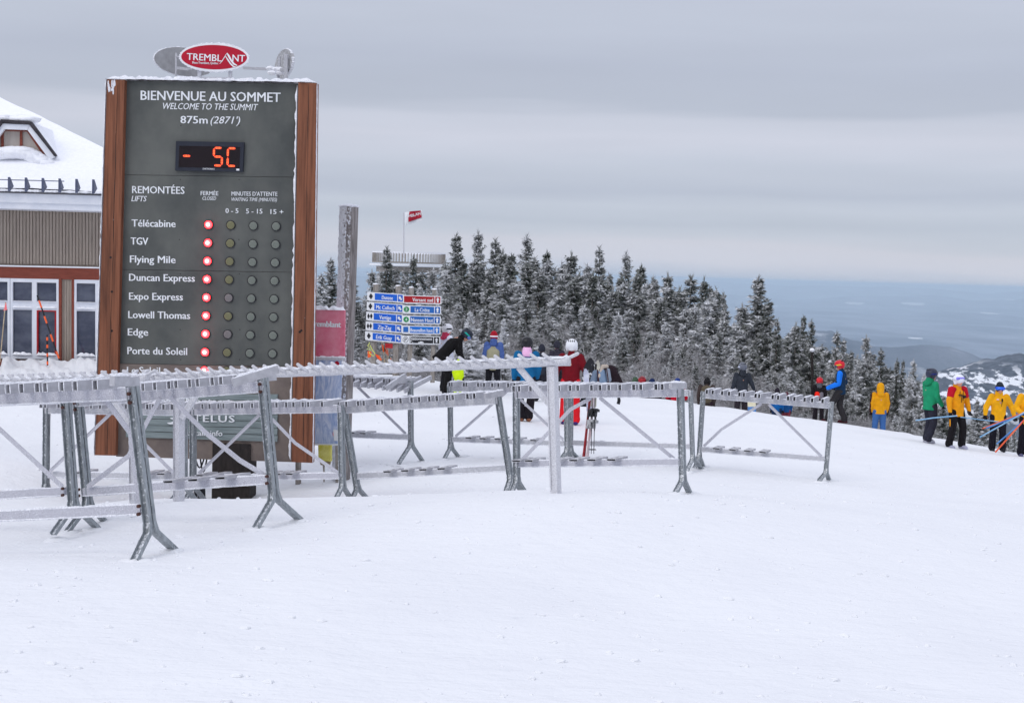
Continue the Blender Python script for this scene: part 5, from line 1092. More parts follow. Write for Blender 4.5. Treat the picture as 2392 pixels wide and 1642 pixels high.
def filler(n, fmin, fmax, dmin, dmax, nm, frost, wf, grp, cat_label, x0=722, x1=2392):
    global n_s
    k = 0; tries = 0
    while k < n and tries < n * 4:
        tries += 1; px = x0 + (x1 - x0) * (k + rs.random()) / n
        s = np.interp(px, skyline[:, 0], skyline[:, 1]); c = np.interp(px, crl[:, 0], crl[:, 1]); f = rs.uniform(fmin, fmax); top = s + (c - s) * f + 12
        rc = np.interp(px, crest_t[:, 0], crest_t[:, 1]); sc_ = np.interp(px, [700, 1400, 2000, 2392], [1, .9, .55, .35]); d = rc + 3 + (dmin + (dmax - dmin) * (1 - f) * rs.uniform(.8, 1.1)) * sc_
        fv = rs.uniform(*frost); wv = rs.uniform(*wf); fw_ = 'dark' if fv < frost[0] + (frost[1] - frost[0]) * .33 else ('greyish' if fv < frost[0] + (frost[1] - frost[0]) * .66 else 'pale')
        kd = rs.randrange(8); hgt = (crl_y := np.interp(px, crl[:, 0], crl[:, 1])) - top; hw = 'tall' if hgt > 190 else ('medium' if hgt > 105 else ('low' if hgt > 55 else 'tiny')); ww = 'broad' if wv > (wf[0] + wf[1]) / 2 else 'slim'
        if nm == 'bare_tree': fw_ = ('open', 'dense', 'spreading')[kd % 3]
        lb_ = '%s %s %s %s %s' % (hw, ww, fw_, cat_label, where(px))
        if lb_ in used_lb: used_lb[lb_] += 1; lb_ += ', ' + {2: 'a second one', 3: 'a third one', 4: 'a fourth one'}.get(used_lb[lb_], 'another one')
        else: used_lb[lb_] = 1
        o = tree(px, top, d, fv, kd, wv, lb_, grp, nm)
        k += 1
filler(150, -.02, .18, 10, 46, 'spruce_tree', (.36, .74), (.95, 1.35), 'spruces filling the wood beyond the crest', 'wood spruce')
filler(78, .25, .55, 6, 34, 'spruce_tree', (.34, .78), (1.0, 1.5), 'spruces filling the wood beyond the crest', 'wood spruce')
filler(60, .5, .8, 3, 22, 'spruce_tree', (.28, .78), (1.1, 1.6), 'small spruces on the edge of the wood', 'crest spruce')
filler(64, .0, .30, 6, 40, 'bare_tree', (.5, .5), (1.0, 1.5), 'bare frosted trees in the wood', 'bare tree')
filler(70, .10, .50, 2, 26, 'bare_tree', (.5, .5), (1.1, 1.6), 'bare frosted trees in the wood', 'bare tree')
filler(56, .40, .80, 1, 10, 'bare_tree', (.5, .5), (1.3, 2.1), 'bare frosted bushes at the crest', 'bare bush')
p1, p0 = P(1897, 818, 52), Pg(1897, 52); sp_ = thing('marker_post', p0, 'thin dark post with a ball of snow on top among the trees', 'post'); mb = MB(); mb.tube([p0, p1], .05, 7); obj('shaft', mb, MT['post_dark'], sp_); mb = MB(); mb.blob(p1, (.10, .10, .08), 9, 6, .1); obj('snow_cap', mb, MT['snow_lump'], sp_, smooth=True)

# ---------------------------------------------------------------- people
def capsule(mb, p0, r0, p1, r1, flat=None, n=12, m=4):
    """tapered capsule; flat=(fx, fy, axisx) squeezes the section"""
    p0, p1 = np.asarray(p0, float), np.asarray(p1, float); t = unit(p1 - p0) if np.linalg.norm(p1 - p0) > 1e-6 else UP
    a = flat[2] if flat else (np.array([1.0, 0, 0]) if abs(t[0]) < .9 else np.array([0, 1.0, 0])); a = unit(a - t * np.dot(a, t)); b = np.cross(t, a); fx, fy = (flat[0], flat[1]) if flat else (1, 1)
    rows = []
    for i in range(m): th = -math.pi / 2 + (math.pi / 2) * (i + .35) / m; rows.append((p0 + t * r0 * min(fx, fy) * math.sin(th), r0 * math.cos(th)))
    rows.append((p0, r0)); rows.append((p1, r1))
    for i in range(m): th = (math.pi / 2) * (i + .65) / m; rows.append((p1 + t * r1 * min(fx, fy) * math.sin(th), r1 * math.cos(th)))
    V = []
    for c, r in rows:
        for k in range(n): an = 2 * math.pi * k / n; V.append(c + a * r * fx * math.cos(an) + b * r * fy * math.sin(an))
    K = len(rows); Fc = [(i * n + k, i * n + (k + 1) % n, (i + 1) * n + (k + 1) % n, (i + 1) * n + k) for i in range(K - 1) for k in range(n)] + [tuple(range(n))[::-1], tuple((K - 1) * n + k for k in range(n))]
    mb.add(V, Fc)
def fuse(name, mb, m, voxel=.016, smooth_it=3):
    me = bpy.data.meshes.new('tmp'); me.from_pydata(mb.v, [], mb.f); ob = bpy.data.objects.new('tmp', me); C.objects.link(ob)
    md = ob.modifiers.new('r', 'REMESH'); md.mode = 'VOXEL'; md.voxel_size = voxel; md.use_smooth_shade = True
    sm = ob.modifiers.new('s', 'SMOOTH'); sm.factor = .5; sm.iterations = smooth_it
    ev = ob.evaluated_get(bpy.context.evaluated_depsgraph_get()); out_ = bpy.data.meshes.new_from_object(ev); bpy.data.objects.remove(ob); bpy.data.meshes.remove(me)
    out_.name = name; out_.materials.clear(); out_.materials.append(m); out_.polygons.foreach_set('use_smooth', [True] * len(out_.polygons)); return out_
_cl = {}
def CL(c, k=1.3):
    if c not in _cl: _cl[c] = cloth('cloth_%d_%d_%d' % c, c, k)
    return _cl[c]
MT['skin'] = mat('skin', srgb(196, 140, 118), srgb(210, 154, 132), scale=8, rough=.6)
def hand_geo(mb, w_, dirv, palmn, s, grow=1.0, curl=.6):
    """palm, four bent fingers and a thumb from wrist w_"""
    d = unit(dirv); side = unit(np.cross(d, palmn)); pn = unit(np.cross(side, d)); g = grow
    capsule(mb, w_, .028 * g, w_ + d * .075, .034 * g, (1, .55, side), 10, 3)
    for i, (o, ln, r) in enumerate(((-.030, .066, .0095), (-.010, .074, .0100), (.010, .069, .0095), (.029, .054, .0085))):
        b0 = w_ + d * .075 + side * o * g; d1 = unit(d + pn * curl * .5 + side * o * 2); k1 = b0 + d1 * ln * .5; d2 = unit(d * .6 + pn * curl * 1.2); k2 = k1 + d2 * ln * .5
        capsule(mb, b0, r * g * 1.15, k1, r * g, None, 7, 2); capsule(mb, k1, r * g, k2, r * g * .9, None, 7, 2)
    b0 = w_ + d * .02 - side * s * .026 * g; k1 = b0 + unit(d * .6 - side * s * .7 + pn * .3) * .045; capsule(mb, b0, .0125 * g, k1, .011 * g, None, 7, 2); capsule(mb, k1, .011 * g, k1 + unit(d * .8 + pn * .5) * .03, .0095 * g, None, 7, 2)
def person(px, d, H, face, label, jacket=(30, 30, 34), trousers=(20, 20, 24), helmet=None, hat=None, pose=None, gloves=(18, 18, 22), boots=(34, 34, 40), hood=None, extra=None, zoff=0.0, goggles=None, skin_front=True, foot=None, group=None, strap=None, pos=None, hair=None, len_=1.0, legpose=None, visor=None):
    """face: heading angle in degrees, 0 = looking away from the camera (+Y), 90 = towards +X, 180 = towards the camera"""
    b = Pg(px, d) if pos is None else pos; b = b + UP * zoff; S = H / 1.74; h = math.radians(face)
    fx, rx = np.array([math.sin(h), math.cos(h), 0]), np.array([math.cos(h), -math.sin(h), 0])
    def Wd(x, y, z): return b + (rx * x + fx * y + UP * z) * S
    J = dict(anL=(-.13, 0, .09), anR=(.13, 0, .09), knL=(-.12, .035, .49), knR=(.12, .035, .49), hiL=(-.095, 0, .90), hiR=(.095, 0, .90), pel=(0, 0, .96), che=(0, 0, 1.28), nek=(0, 0, 1.47), hed=(0, .02, 1.615),
             shL=(-.185, 0, 1.41), shR=(.185, 0, 1.41), elL=(-.238, -.03, 1.13), elR=(.238, -.03, 1.13), wrL=(-.235, .06, .89), wrR=(.235, .06, .89), tilt=0)
    if pose: J.update(pose)
    Q = {k: Wd(*v) for k, v in J.items() if k != 'tilt'}
    tilt = J['tilt']; fd = unit(fx * math.cos(tilt) - UP * math.sin(tilt)); upd = unit(UP * math.cos(tilt) + fx * math.sin(tilt))
    hd = Q['hed']
    # body: one continuous surface
    mb = MB(); ax = (1.0, .72, rx)
    capsule(mb, Q['pel'], .155 * S, Q['che'], .17 * S, (1, .68, rx)); capsule(mb, Q['che'], .15 * S, Q['nek'], .055 * S); capsule(mb, Q['nek'], .055 * S, hd, .06 * S)
    for s in 'LR':
        capsule(mb, Q['sh' + s], .055 * S, Q['el' + s], .042 * S); capsule(mb, Q['el' + s], .042 * S, Q['wr' + s], .028 * S); capsule(mb, Q['hi' + s], .09 * S, Q['kn' + s], .058 * S); capsule(mb, Q['kn' + s], .058 * S, Q['an' + s], .042 * S)
        capsule(mb, Q['an' + s] - UP * .04 * S, .04 * S, Q['an' + s] - UP * .045 * S + fx * .13 * S, .032 * S)
        ad = unit(Q['wr' + s] - Q['el' + s]); sg = -1 if s == 'L' else 1; hand_geo(mb, Q['wr' + s], ad, fx if abs(np.dot(ad, fx)) < .8 else UP, sg, S)
    capsule(mb, hd + upd * .03 * S, .092 * S, hd - upd * .035 * S + fd * .015 * S, .072 * S, (1, 1.12, rx)); capsule(mb, hd + fd * .095 * S - upd * .002 * S, .010 * S, hd + fd * .108 * S - upd * .028 * S, .014 * S)
    capsule(mb, hd + fd * .085 * S - upd * .062 * S - rx * .02 * S, .012 * S, hd + fd * .085 * S - upd * .062 * S + rx * .02 * S, .012 * S); capsule(mb, hd + fd * .06 * S - upd * .095 * S, .026 * S, hd + fd * .065 * S - upd * .09 * S, .022 * S)
    for sg in (-1, 1): capsule(mb, hd + rx * .092 * sg * S + upd * .015 * S, .018 * S, hd + rx * .092 * sg * S - upd * .02 * S, .014 * S, (.5, 1, rx))
    o0 = b.copy(); mb.v = [tuple(np.array(v) - o0) for v in mb.v]
    me = fuse('person', mb, MT['skin'], .0115 if face > 95 and face < 265 else .017, 2)
    root = bpy.data.objects.new('person', me); C.objects.link(root); root.location = tuple(b); ROOT[root.name] = o0; tag(root, label, 'person', group)
    def garment(nm, fn, m, vox=.017, si=3):
        g = MB(); fn(g); g.v = [tuple(np.array(v) - o0) for v in g.v]; me = fuse(nm, g, m, vox, si); o = bpy.data.objects.new(nm, me); C.objects.link(o); o.parent = root; ROOT[o.name] = o0; return o
    tor = unit(Q['che'] - Q['pel'])
    def jk(g):
        i0 = len(g.v)
        hem = Q['pel'] - tor * (.12 * len_) * S
        capsule(g, hem, .195 * S, Q['pel'] + tor * .1 * S, .19 * S, (1.0, .74, rx), 14, 2); capsule(g, Q['pel'] + tor * .05 * S, .185 * S, Q['che'], .205 * S, (1, .72, rx), 14); capsule(g, Q['che'] + tor * .02 * S, .19 * S, Q['nek'] - tor * .06 * S, .10 * S, (1.05, .75, rx)); capsule(g, Q['nek'] - tor * .05 * S, .085 * S, Q['nek'] + tor * .015 * S, .080 * S)
        capsule(g, hem - tor * .02 * S, .2 * S, hem + tor * .03 * S, .2 * S, (1, .76, rx), 14, 1)
        hp = Q['pel'] - tor * (.135 * len_) * S   # the jacket ends in a straight hem
        g.v[i0:] = [tuple(np.array(q_) - tor * min(0.0, float(np.dot(np.array(q_) - hp, tor)))) for q_ in g.v[i0:]]
        for s in 'LR':
            e = Q['el' + s]; sh = Q['sh' + s]; wr = Q['wr' + s]; ad = unit(wr - e)
            capsule(g, sh, .088 * S, e, .070 * S); capsule(g, e, .072 * S, wr - ad * .01 * S, .052 * S)
            for t in (.3, .62, .9): capsule(g, sh + (e - sh) * t, .081 * S, sh + (e - sh) * (t + .02), .081 * S)
            capsule(g, e + (wr - e) * .45, .068 * S, e + (wr - e) * .47, .068 * S)
    jo = garment('jacket', jk, CL(jacket))
    def tr(g):
        capsule(g, Q['pel'] - tor * .04 * S, .165 * S, Q['pel'] + tor * .02 * S, .16 * S, (1, .75, rx))
        for s in 'LR':
            capsule(g, Q['hi' + s], .118 * S, Q['kn' + s], .090 * S); capsule(g, Q['kn' + s], .090 * S, Q['an' + s] + UP * .04 * S, .088 * S); capsule(g, Q['an' + s] + UP * .05 * S, .094 * S, Q['an' + s] + UP * .02 * S, .096 * S)
            capsule(g, Q['kn' + s] + (Q['an' + s] - Q['kn' + s]) * .5, .094 * S, Q['kn' + s] + (Q['an' + s] - Q['kn' + s]) * .52, .094 * S)
    garment('trousers', tr, CL(trousers))
    for s in 'LR':
        def bt(g, s=s):
            a = Q['an' + s]; capsule(g, a + UP * .07 * S, .075 * S, a - UP * .02 * S, .072 * S); capsule(g, a - UP * .045 * S - fx * .04 * S, .052 * S, a - UP * .05 * S + fx * .15 * S, .044 * S); capsule(g, a - UP * .075 * S - fx * .07 * S, .02 * S, a - UP * .075 * S + fx * .19 * S, .02 * S, (2, .8, rx))
        garment('boot', bt, CL(boots), .014, 1)
        def gv(g, s=s):
            ad = unit(Q['wr' + s] - Q['el' + s]); sg = -1 if s == 'L' else 1; capsule(g, Q['wr' + s] - ad * .04 * S, .052 * S, Q['wr' + s], .042 * S); hand_geo(g, Q['wr' + s], ad, fx if abs(np.dot(ad, fx)) < .8 else UP, sg, 1.5 * S)
        garment('glove', gv, CL(gloves), .010, 1)
    if hood:
        def hf(g):
            capsule(g, Q['nek'] - fx * .03 * S - UP * .02 * S, .11 * S, Q['nek'] + UP * .04 * S - fx * .03 * S, .10 * S)
            capsule(g, Q['nek'] - fx * .11 * S - UP * .05 * S + rx * .05 * S, .05 * S, Q['nek'] - fx * .11 * S - UP * .05 * S - rx * .05 * S, .05 * S)
            if hood[1]: capsule(g, hd - UP * .06 * S - fx * .01 * S, .12 * S, hd + UP * .06 * S - fx * .012 * S, .115 * S)
        garment('hood', hf, CL(hood[0]))
    if hair:
        def hr(g): capsule(g, hd - fd * .04 * S, .085 * S, hd - fd * .06 * S - upd * .16 * S, .06 * S, (1.15, .8, rx))
        garment('hair', hr, CL(hair), .014)
    if helmet:
        def hm(g):
            capsule(g, hd + upd * .055 * S - fd * .025 * S, .128 * S, hd + upd * .06 * S + fd * .015 * S, .124 * S, None, 16, 5)
            for sg in (-1, 1): capsule(g, hd + rx * .095 * sg * S - fd * .02 * S + upd * .01 * S, .038 * S, hd + rx * .093 * sg * S - fd * .015 * S - upd * .045 * S, .030 * S)
            capsule(g, hd - fd * .10 * S + upd * .03 * S, .055 * S, hd - fd * .088 * S - upd * .03 * S, .04 * S, (1.6, 1, rx))
        ho = garment('helmet', hm, CL(helmet, 1.08), .012, 2)
        ho.data.materials[0] = mat('helmet_shell', srgb(*helmet), srgb(*[min(255, v + 12) for v in helmet]), scale=9, rough=.35)
        vm = MB()
        for a in (-.6, -.2, .2, .6):
            c = hd + upd * .065 * S + (unit(-fd * math.cos(a) + rx * math.sin(a)) * .105 + upd * .085) * S; capsule(vm, c, .012 * S, c + unit(-fd * .4 - upd * .3) * .03 * S, .010 * S, None, 6, 2)
        vm.v = [tuple(np.array(v) - o0) for v in vm.v]; o = bpy.data.objects.new('helmet_vents', vm.mesh('helmet_vents', MT['black'])); C.objects.link(o); o.parent = root; ROOT[o.name] = o0; o['kind'] = 'stuff'
    if hat:
        garment('hat', lambda g: (capsule(g, hd + upd * .05 * S - fd * .01 * S, .112 * S, hd + upd * .10 * S - fd * .02 * S, .088 * S), capsule(g, hd + upd * .02 * S, .112 * S, hd + upd * .045 * S, .112 * S)), CL(hat), .013)
    if strap or goggles:
        g = MB(); K = 26; R_ = (.134 if helmet else .118) * S; V = []
        for k in range(K):
            a = 2 * math.pi * k / K; c = hd + upd * (.045 if helmet else .03) * S - fd * .008 * S
            for dz in (-.019, .019):
                V.append(c + (rx * math.cos(a) * .99 + fd * math.sin(a)) * R_ * 1.01 + upd * dz * S); V.append(c + (rx * math.cos(a) * .99 + fd * math.sin(a)) * R_ * .94 + upd * dz * S)
        g.add(V, [(4 * k + a_, 4 * k + b_, 4 * ((k + 1) % K) + b_, 4 * ((k + 1) % K) + a_) for k in range(K) for a_, b_ in ((0, 2), (2, 3), (3, 1), (1, 0))])
        g.v = [tuple(np.array(v) - o0) for v in g.v]; o = bpy.data.objects.new('goggle_strap', g.mesh('goggle_strap', CL(strap or (24, 24, 30)), smooth=True)); C.objects.link(o); o.parent = root; ROOT[o.name] = o0
    if goggles:
        dn = -.0 if visor is None else visor
        def gg(g):
            for i in range(9):
                a = math.pi * (.5 + (i - 4) * .085); c = hd + (fd * math.sin(a) + rx * math.cos(a)) * .112 * S + upd * (.018 + dn) * S; capsule(g, c - upd * .018 * S, .027 * S, c + upd * .018 * S, .027 * S, None, 8, 2)
        go = garment('goggles', gg, CL(goggles), .011, 1); go.data.materials[0] = mat('goggle_lens', srgb(*goggles), srgb(*[min(255, int(v * 1.35) + 20) for v in goggles]), scale=14, rough=.1, spec=.8)
    if face > 95 and face < 265:
        for sg in (-1, 1):
            e = MB(); e.blob(hd + fd * .088 * S + rx * sg * .032 * S + upd * .012 * S, np.array([.011, .011, .008]) * S, 8, 5, 0); e.v = [tuple(np.array(v) - o0) for v in e.v]; o = bpy.data.objects.new('eye', e.mesh('eye', MT['black'])); C.objects.link(o); o.parent = root; ROOT[o.name] = o0
    if extra: extra(root, garment, Q, S, fx, rx, tor)
    return root, Q
def patch(nm, fn, c, **k): return lambda root, garment, Q, S, fx, rx, tor: garment(nm, lambda g: fn(g, Q, S, fx, rx, tor), CL(c), **k)
# bent skier in black
bent = dict(hiL=(-.1, -.10, .88), hiR=(.1, -.10, .88), pel=(0, -.12, .93), che=(0, .12, 1.20), nek=(0, .33, 1.34), hed=(0, .44, 1.40), shL=(-.18, .26, 1.28), shR=(.18, .26, 1.28), elL=(-.2, .30, 1.0), elR=(.2, .28, 1.0), wrL=(-.16, .40, .80), wrR=(.16, .38, .80), tilt=.75)
person(1042, 37.0, 1.90, 80, 'person in black bending forward, black helmet with teal goggles, beside the trail boards', (14, 12, 14), (14, 12, 15), helmet=(24, 30, 44), pose=bent, strap=(30, 150, 140), goggles=(60, 80, 150), gloves=(20, 18, 20), len_=1.5)
person(1040, 38.2, 1.78, 60, 'person in a white jacket and white helmet half hidden behind the bent one', (214, 216, 236), (30, 30, 36), helmet=(228, 228, 232), strap=(20, 20, 24), hood=((190, 60, 90), False))
person(1069, 36.4, .92, 20, 'small child in a lime yellow suit seen below the peg rail', (190, 220, 20), (190, 220, 20), hat=(190, 220, 20), gloves=(30, 30, 34))
# blue and beige
def beige(g, Q, S, fx, rx, tor): capsule(g, Q['pel'] - tor * .11 * S - fx * .02, .212 * S, Q['che'] - tor * .04 * S - fx * .02, .212 * S, (.93, .82, rx), 14, 1)
person(1150, 37.5, 1.66, 5, 'person seen from behind in a blue and beige jacket and red hat', (72, 94, 150), (20, 20, 26), hat=(156, 20, 38), hood=((66, 88, 144), False), extra=patch('jacket_panel', beige, (150, 146, 122)), strap=(230, 225, 235))
# teal with pink hood
person(1226, 29.5, 1.72, 355, 'person seen from behind in a teal jacket with pink hood and black helmet', (14, 92, 138), (24, 20, 26), helmet=(26, 26, 30), hood=((232, 178, 214), False), boots=(120, 78, 58), gloves=(22, 20, 26), pose=dict(elL=(-.255, -.02, 1.12), wrL=(-.25, .05, .90), elR=(.255, -.02, 1.12), wrR=(.24, .08, .92), anL=(-.08, 0, .09), anR=(.08, 0, .09)))
person(1262, 36.0, 1.42, 10, 'short person in charcoal with a dark knit hat beside the teal jacket', (40, 44, 54), (30, 30, 38), hat=(40, 42, 52))
person(1298, 38.0, 1.50, 330, 'dark-hatted person mostly hidden behind the dark red jacket', (48, 44, 56), (30, 28, 34), hat=(44, 44, 54))
person(1330, 29.6, 1.74, 8, 'person seen from behind in a dark red jacket, bright red trousers and white helmet', (104, 8, 22), (206, 26, 36), helmet=(226, 228, 232), gloves=(70, 80, 40), boots=(58, 40, 96), len_=1.6, pose=dict(elL=(-.30, -.02, 1.14), wrL=(-.33, .04, .90), elR=(.32, -.02, 1.12), wrR=(.34, .05, .86)))
# people sitting or standing beyond the crest
def low(px, head_y, d, H, face, label, **k):
    p = P(px, head_y, d); b = np.array([p[0], p[1], p[2] - H * 1.0]); return person(px, d, H, face, label, pos=b, **k)
sit = dict(pel=(0, 0, .28), hiL=(-.1, .03, .26), hiR=(.1, .03, .26), knL=(-.16, .40, .42), knR=(.16, .40, .42), anL=(-.15, .62, .08), anR=(.15, .62, .08), che=(0, -.02, .60), nek=(0, .02, .79), hed=(0, .04, .94), shL=(-.18, 0, .73), shR=(.18, 0, .73), elL=(-.28, .12, .50), elR=(.28, .12, .50), wrL=(-.2, .32, .44), wrR=(.2, .32, .44))
def sitting(px, top_y, d, face, label, **k):
    p = P(px, top_y, d); b = np.array([p[0], p[1], p[2] - 1.08]); return person(px, d, 1.74, face, label, pos=b, pose=sit, **k)
sitting(1483, 883, 44.0, 150, 'person sitting beyond the crest in a green cap, only the head showing', hat=(60, 80, 62), jacket=(40, 44, 44))
sitting(1500, 882, 43.6, 10, 'person sitting beyond the crest in a red and black helmet', helmet=(150, 26, 36), jacket=(60, 36, 52), strap=(30, 20, 26))
sitting(1524, 887, 43.6, 350, 'person sitting beyond the crest in a navy hat with a white band', hat=(28, 42, 80), jacket=(44, 34, 48), strap=(220, 224, 236))
sitting(1583, 886, 43.4, 0, 'person sitting beyond the crest in a blue, white and red hat', hat=(40, 60, 120), jacket=(176, 18, 40), strap=(214, 218, 232))
def bp(g, Q, S, fx, rx, tor): capsule(g, Q['che'] - fx * .16 * S - tor * .25 * S, .16 * S, Q['che'] - fx * .16 * S + tor * .1 * S, .15 * S, (1.1, .7, rx))
low(1652, 880, 40.5, 1.60, 10, 'hunched person with a brown-green pack between two ski racks', jacket=(58, 48, 46), trousers=(44, 26, 36), hat=(24, 24, 26), extra=patch('backpack', bp, (84, 76, 62)), pose=dict(nek=(0, .12, 1.42), hed=(0, .2, 1.52), tilt=.3))
low(1735, 851, 43.5, 1.76, 350, 'person in a charcoal hooded jacket and grey helmet behind the rightmost rack', jacket=(44, 48, 56), trousers=(40, 34, 40), helmet=(96, 100, 112), strap=(206, 212, 232), hood=((40, 44, 52), False), gloves=(50, 30, 44), pose=dict(elR=(.30, -.02, 1.15), wrR=(.42, .06, .96), elL=(-.26, -.02, 1.14), wrL=(-.3, .08, .9)))
low(1816, 909, 43.8, 1.30, 20, 'person in a bright blue jacket sunk behind the bar of the rightmost rack', jacket=(10, 84, 148), trousers=(20, 40, 70), hat=(36, 30, 40))
low(1838, 918, 44.2, 1.15, 0, 'small child in blue with a red cuff just right of the bigger blue jacket', jacket=(20, 76, 130), trousers=(120, 50, 60), hat=(90, 50, 60))
def rg(g, Q, S, fx, rx, tor): capsule(g, Q['pel'] - fx * .02 - rx * .06 * S + tor * .05 * S, .17 * S, Q['che'] - fx * .02 - rx * .06 * S - tor * .12 * S, .168 * S, (.75, .9, rx), 12, 2)
def rg2(root, garment, Q, S, fx, rx, tor):
    garment('jacket_panel', lambda g: rg(g, Q, S, fx, rx, tor), CL((226, 40, 24))); garment('jacket_panel', lambda g: capsule(g, Q['pel'] - fx * .02 + rx * .07 * S + tor * .05 * S, .15 * S, Q['che'] - fx * .02 + rx * .07 * S - tor * .12 * S, .15 * S, (.7, 1, rx), 12, 2), CL((112, 108, 116)))
low(1915, 884, 42.6, 1.35, 10, 'child in a red helmet and red, grey and black jacket', jacket=(22, 16, 20), trousers=(26, 20, 26), helmet=(214, 30, 44), strap=(150, 20, 36), hood=((80, 82, 88), False), extra=rg2)
walk = dict(anL=(-.10, .30, .10), knL=(-.10, .24, .50), anR=(.10, -.12, .09), knR=(.10, .04, .49), elR=(.27, -.05, 1.14), wrR=(.20, .16, .98), elL=(-.26, .0, 1.14), wrL=(-.27, .28, 1.0), hed=(0, .05, 1.61), tilt=.2)
def bs(g, Q, S, fx, rx, tor): capsule(g, Q['shL'] - fx * .015, .094 * S, Q['elL'] - fx * .015, .080 * S); capsule(g, Q['elL'] - fx * .015, .079 * S, Q['wrL'], .062 * S)
person(1960, 41.6, 1.80, 300, 'man in a navy jacket with bright blue sleeve and red helmet, mid-stride', (12, 44, 72), (40, 38, 40), helmet=(200, 20, 38), pose=walk, strap=(210, 180, 60), extra=patch('sleeve', bs, (20, 110, 216)), goggles=(30, 34, 60), boots=(60, 20, 30))
person(2053, 41.3, 1.66, 2, 'figure seen from behind in a yellow hooded jacket and blue jeans', (206, 142, 12), (58, 96, 150), hood=((214, 150, 14), True), gloves=(40, 16, 24), zoff=-.35,
       extra=lambda root, garment, Q, S, fx, rx, tor: [garment('sleeve_stripe', lambda g, s=s, sg=sg: (capsule(g, Q['sh' + s] + rx * sg * .05 * S, .055 * S, Q['el' + s] + rx * sg * .03 * S, .055 * S), capsule(g, Q['el' + s] + rx * sg * .03 * S, .055 * S, Q['wr' + s] + rx * sg * .02, .05 * S)), CL((50, 18, 26))) for s, sg in (('L', -1), ('R', 1))])
lean_ = dict(elR=(.24, .02, 1.14), wrR=(.20, .20, .92), elL=(-.24, .04, 1.13), wrL=(-.20, .20, .90), hiL=(-.09, .02, .9), hiR=(.09, .02, .9), anL=(-.1, .02, .09), anR=(.1, -.08, .09), knL=(-.1, .08, .48), knR=(.1, .06, .48))
person(2168, 35.0, 1.80, 72, 'woman in a green jacket seen from the side, long dark hair, goggles on her helmet', (24, 132, 92), (38, 38, 50), helmet=(44, 48, 66), pose=lean_, hood=((24, 126, 88), False), hair=(52, 28, 26), goggles=(40, 44, 60), strap=(40, 50, 110), visor=.045, boots=(150, 150, 162), len_=1.2)
pat = dict(elL=(-.30, .0, 1.14), wrL=(-.31, .08, .92), elR=(.28, .03, 1.15), wrR=(.30, .10, .90), anL=(-.17, .03, .09), anR=(.15, -.05, .09), knL=(-.16, .07, .49), knR=(.14, .04, .49), hed=(.01, .03, 1.62))
def redsh(root, garment, Q, S, fx, rx, tor):
    for s in 'LR': garment('shoulder_panel', lambda g, s=s: (capsule(g, Q['sh' + s] + UP * .01, .096 * S, Q['sh' + s] + (Q['el' + s] - Q['sh' + s]) * .55, .086 * S), capsule(g, Q['sh' + s] + UP * .012, .090 * S, Q['sh' + s] * .6 + Q['nek'] * .4, .06 * S)), CL((176, 10, 36)))
    for x, z0, z1 in ((-.045, -.10, .16), (.055, -.02, .12), (0, -.15, .05)): garment('zip', lambda g, x=x, z0=z0, z1=z1: capsule(g, Q['che'] + fx * .145 * S + rx * x * S + tor * z0 * S, .008, Q['che'] + fx * .145 * S + rx * x * S + tor * z1 * S, .008), CL((30, 24, 24)), vox=.006, si=0)
    garment('chest_strap', lambda g: (capsule(g, Q['che'] + fx * .15 * S - rx * .12 * S, .016, Q['che'] + fx * .155 * S + rx * .1 * S + tor * .03, .014), capsule(g, Q['che'] + fx * .15 * S - rx * .1 * S - tor * .02, .03, Q['che'] + fx * .152 * S - rx * .05 * S - tor * .03, .026)), CL((40, 34, 30)), vox=.008, si=1)
    for s, sg in (('L', -1), ('R', 1)): garment('leg_stripe', lambda g, s=s, sg=sg: capsule(g, Q['hi' + s] * .55 + Q['kn' + s] * .45 + rx * sg * .075 * S, .035 * S, Q['kn' + s] * .85 + Q['hi' + s] * .15 + rx * sg * .065 * S, .035 * S), CL((216, 140, 20)))
person(2231, 34.5, 1.76, 155, 'patroller in a yellow jacket with red shoulders and white helmet', (216, 142, 14), (20, 16, 20), helmet=(226, 228, 240), pose=pat, goggles=(104, 96, 200), visor=.06, strap=(200, 200, 212), hood=((216, 142, 14), False), boots=(150, 150, 170), extra=redsh, len_=1.35)
def badge(root, garment, Q, S, fx, rx, tor):
    garment('badge', lambda g: capsule(g, Q['che'] + fx * .147 * S + rx * .085 * S + tor * .07 * S, .02, Q['che'] + fx * .147 * S + rx * .05 * S + tor * .07 * S, .02, None, 8, 2), CL((226, 190, 190)), vox=.007, si=0)
    garment('radio', lambda g: (capsule(g, Q['che'] + fx * .155 * S - rx * .04 * S + tor * .08 * S, .022, Q['che'] + fx * .158 * S - rx * .04 * S + tor * .03 * S, .02), capsule(g, Q['che'] + fx * .15 * S - rx * .04 * S, .007, Q['che'] + fx * .15 * S - rx * .03 * S - tor * .1, .007)), CL((36, 26, 24)), vox=.007, si=0)
person(2328, 36.0, 1.72, 184, 'patroller in a plain yellow jacket with dark hat and bright blue goggles', (222, 160, 18), (20, 18, 28), hat=(36, 42, 52), goggles=(10, 80, 226), strap=(30, 60, 150), pose=dict(elL=(-.34, .02, 1.13), wrL=(-.38, .08, .93), elR=(.33, .04, 1.13), wrR=(.36, .12, .94), anL=(-.14, 0, .09), anR=(.13, .02, .09)), hood=((222, 160, 18), False), extra=badge, len_=1.5)
carry = dict(elL=(-.30, .05, 1.15), wrL=(-.16, .25, 1.05), elR=(.30, .05, 1.15), wrR=(.20, .25, 1.05), anL=(-.14, 0, .09), anR=(.14, .02, .09))
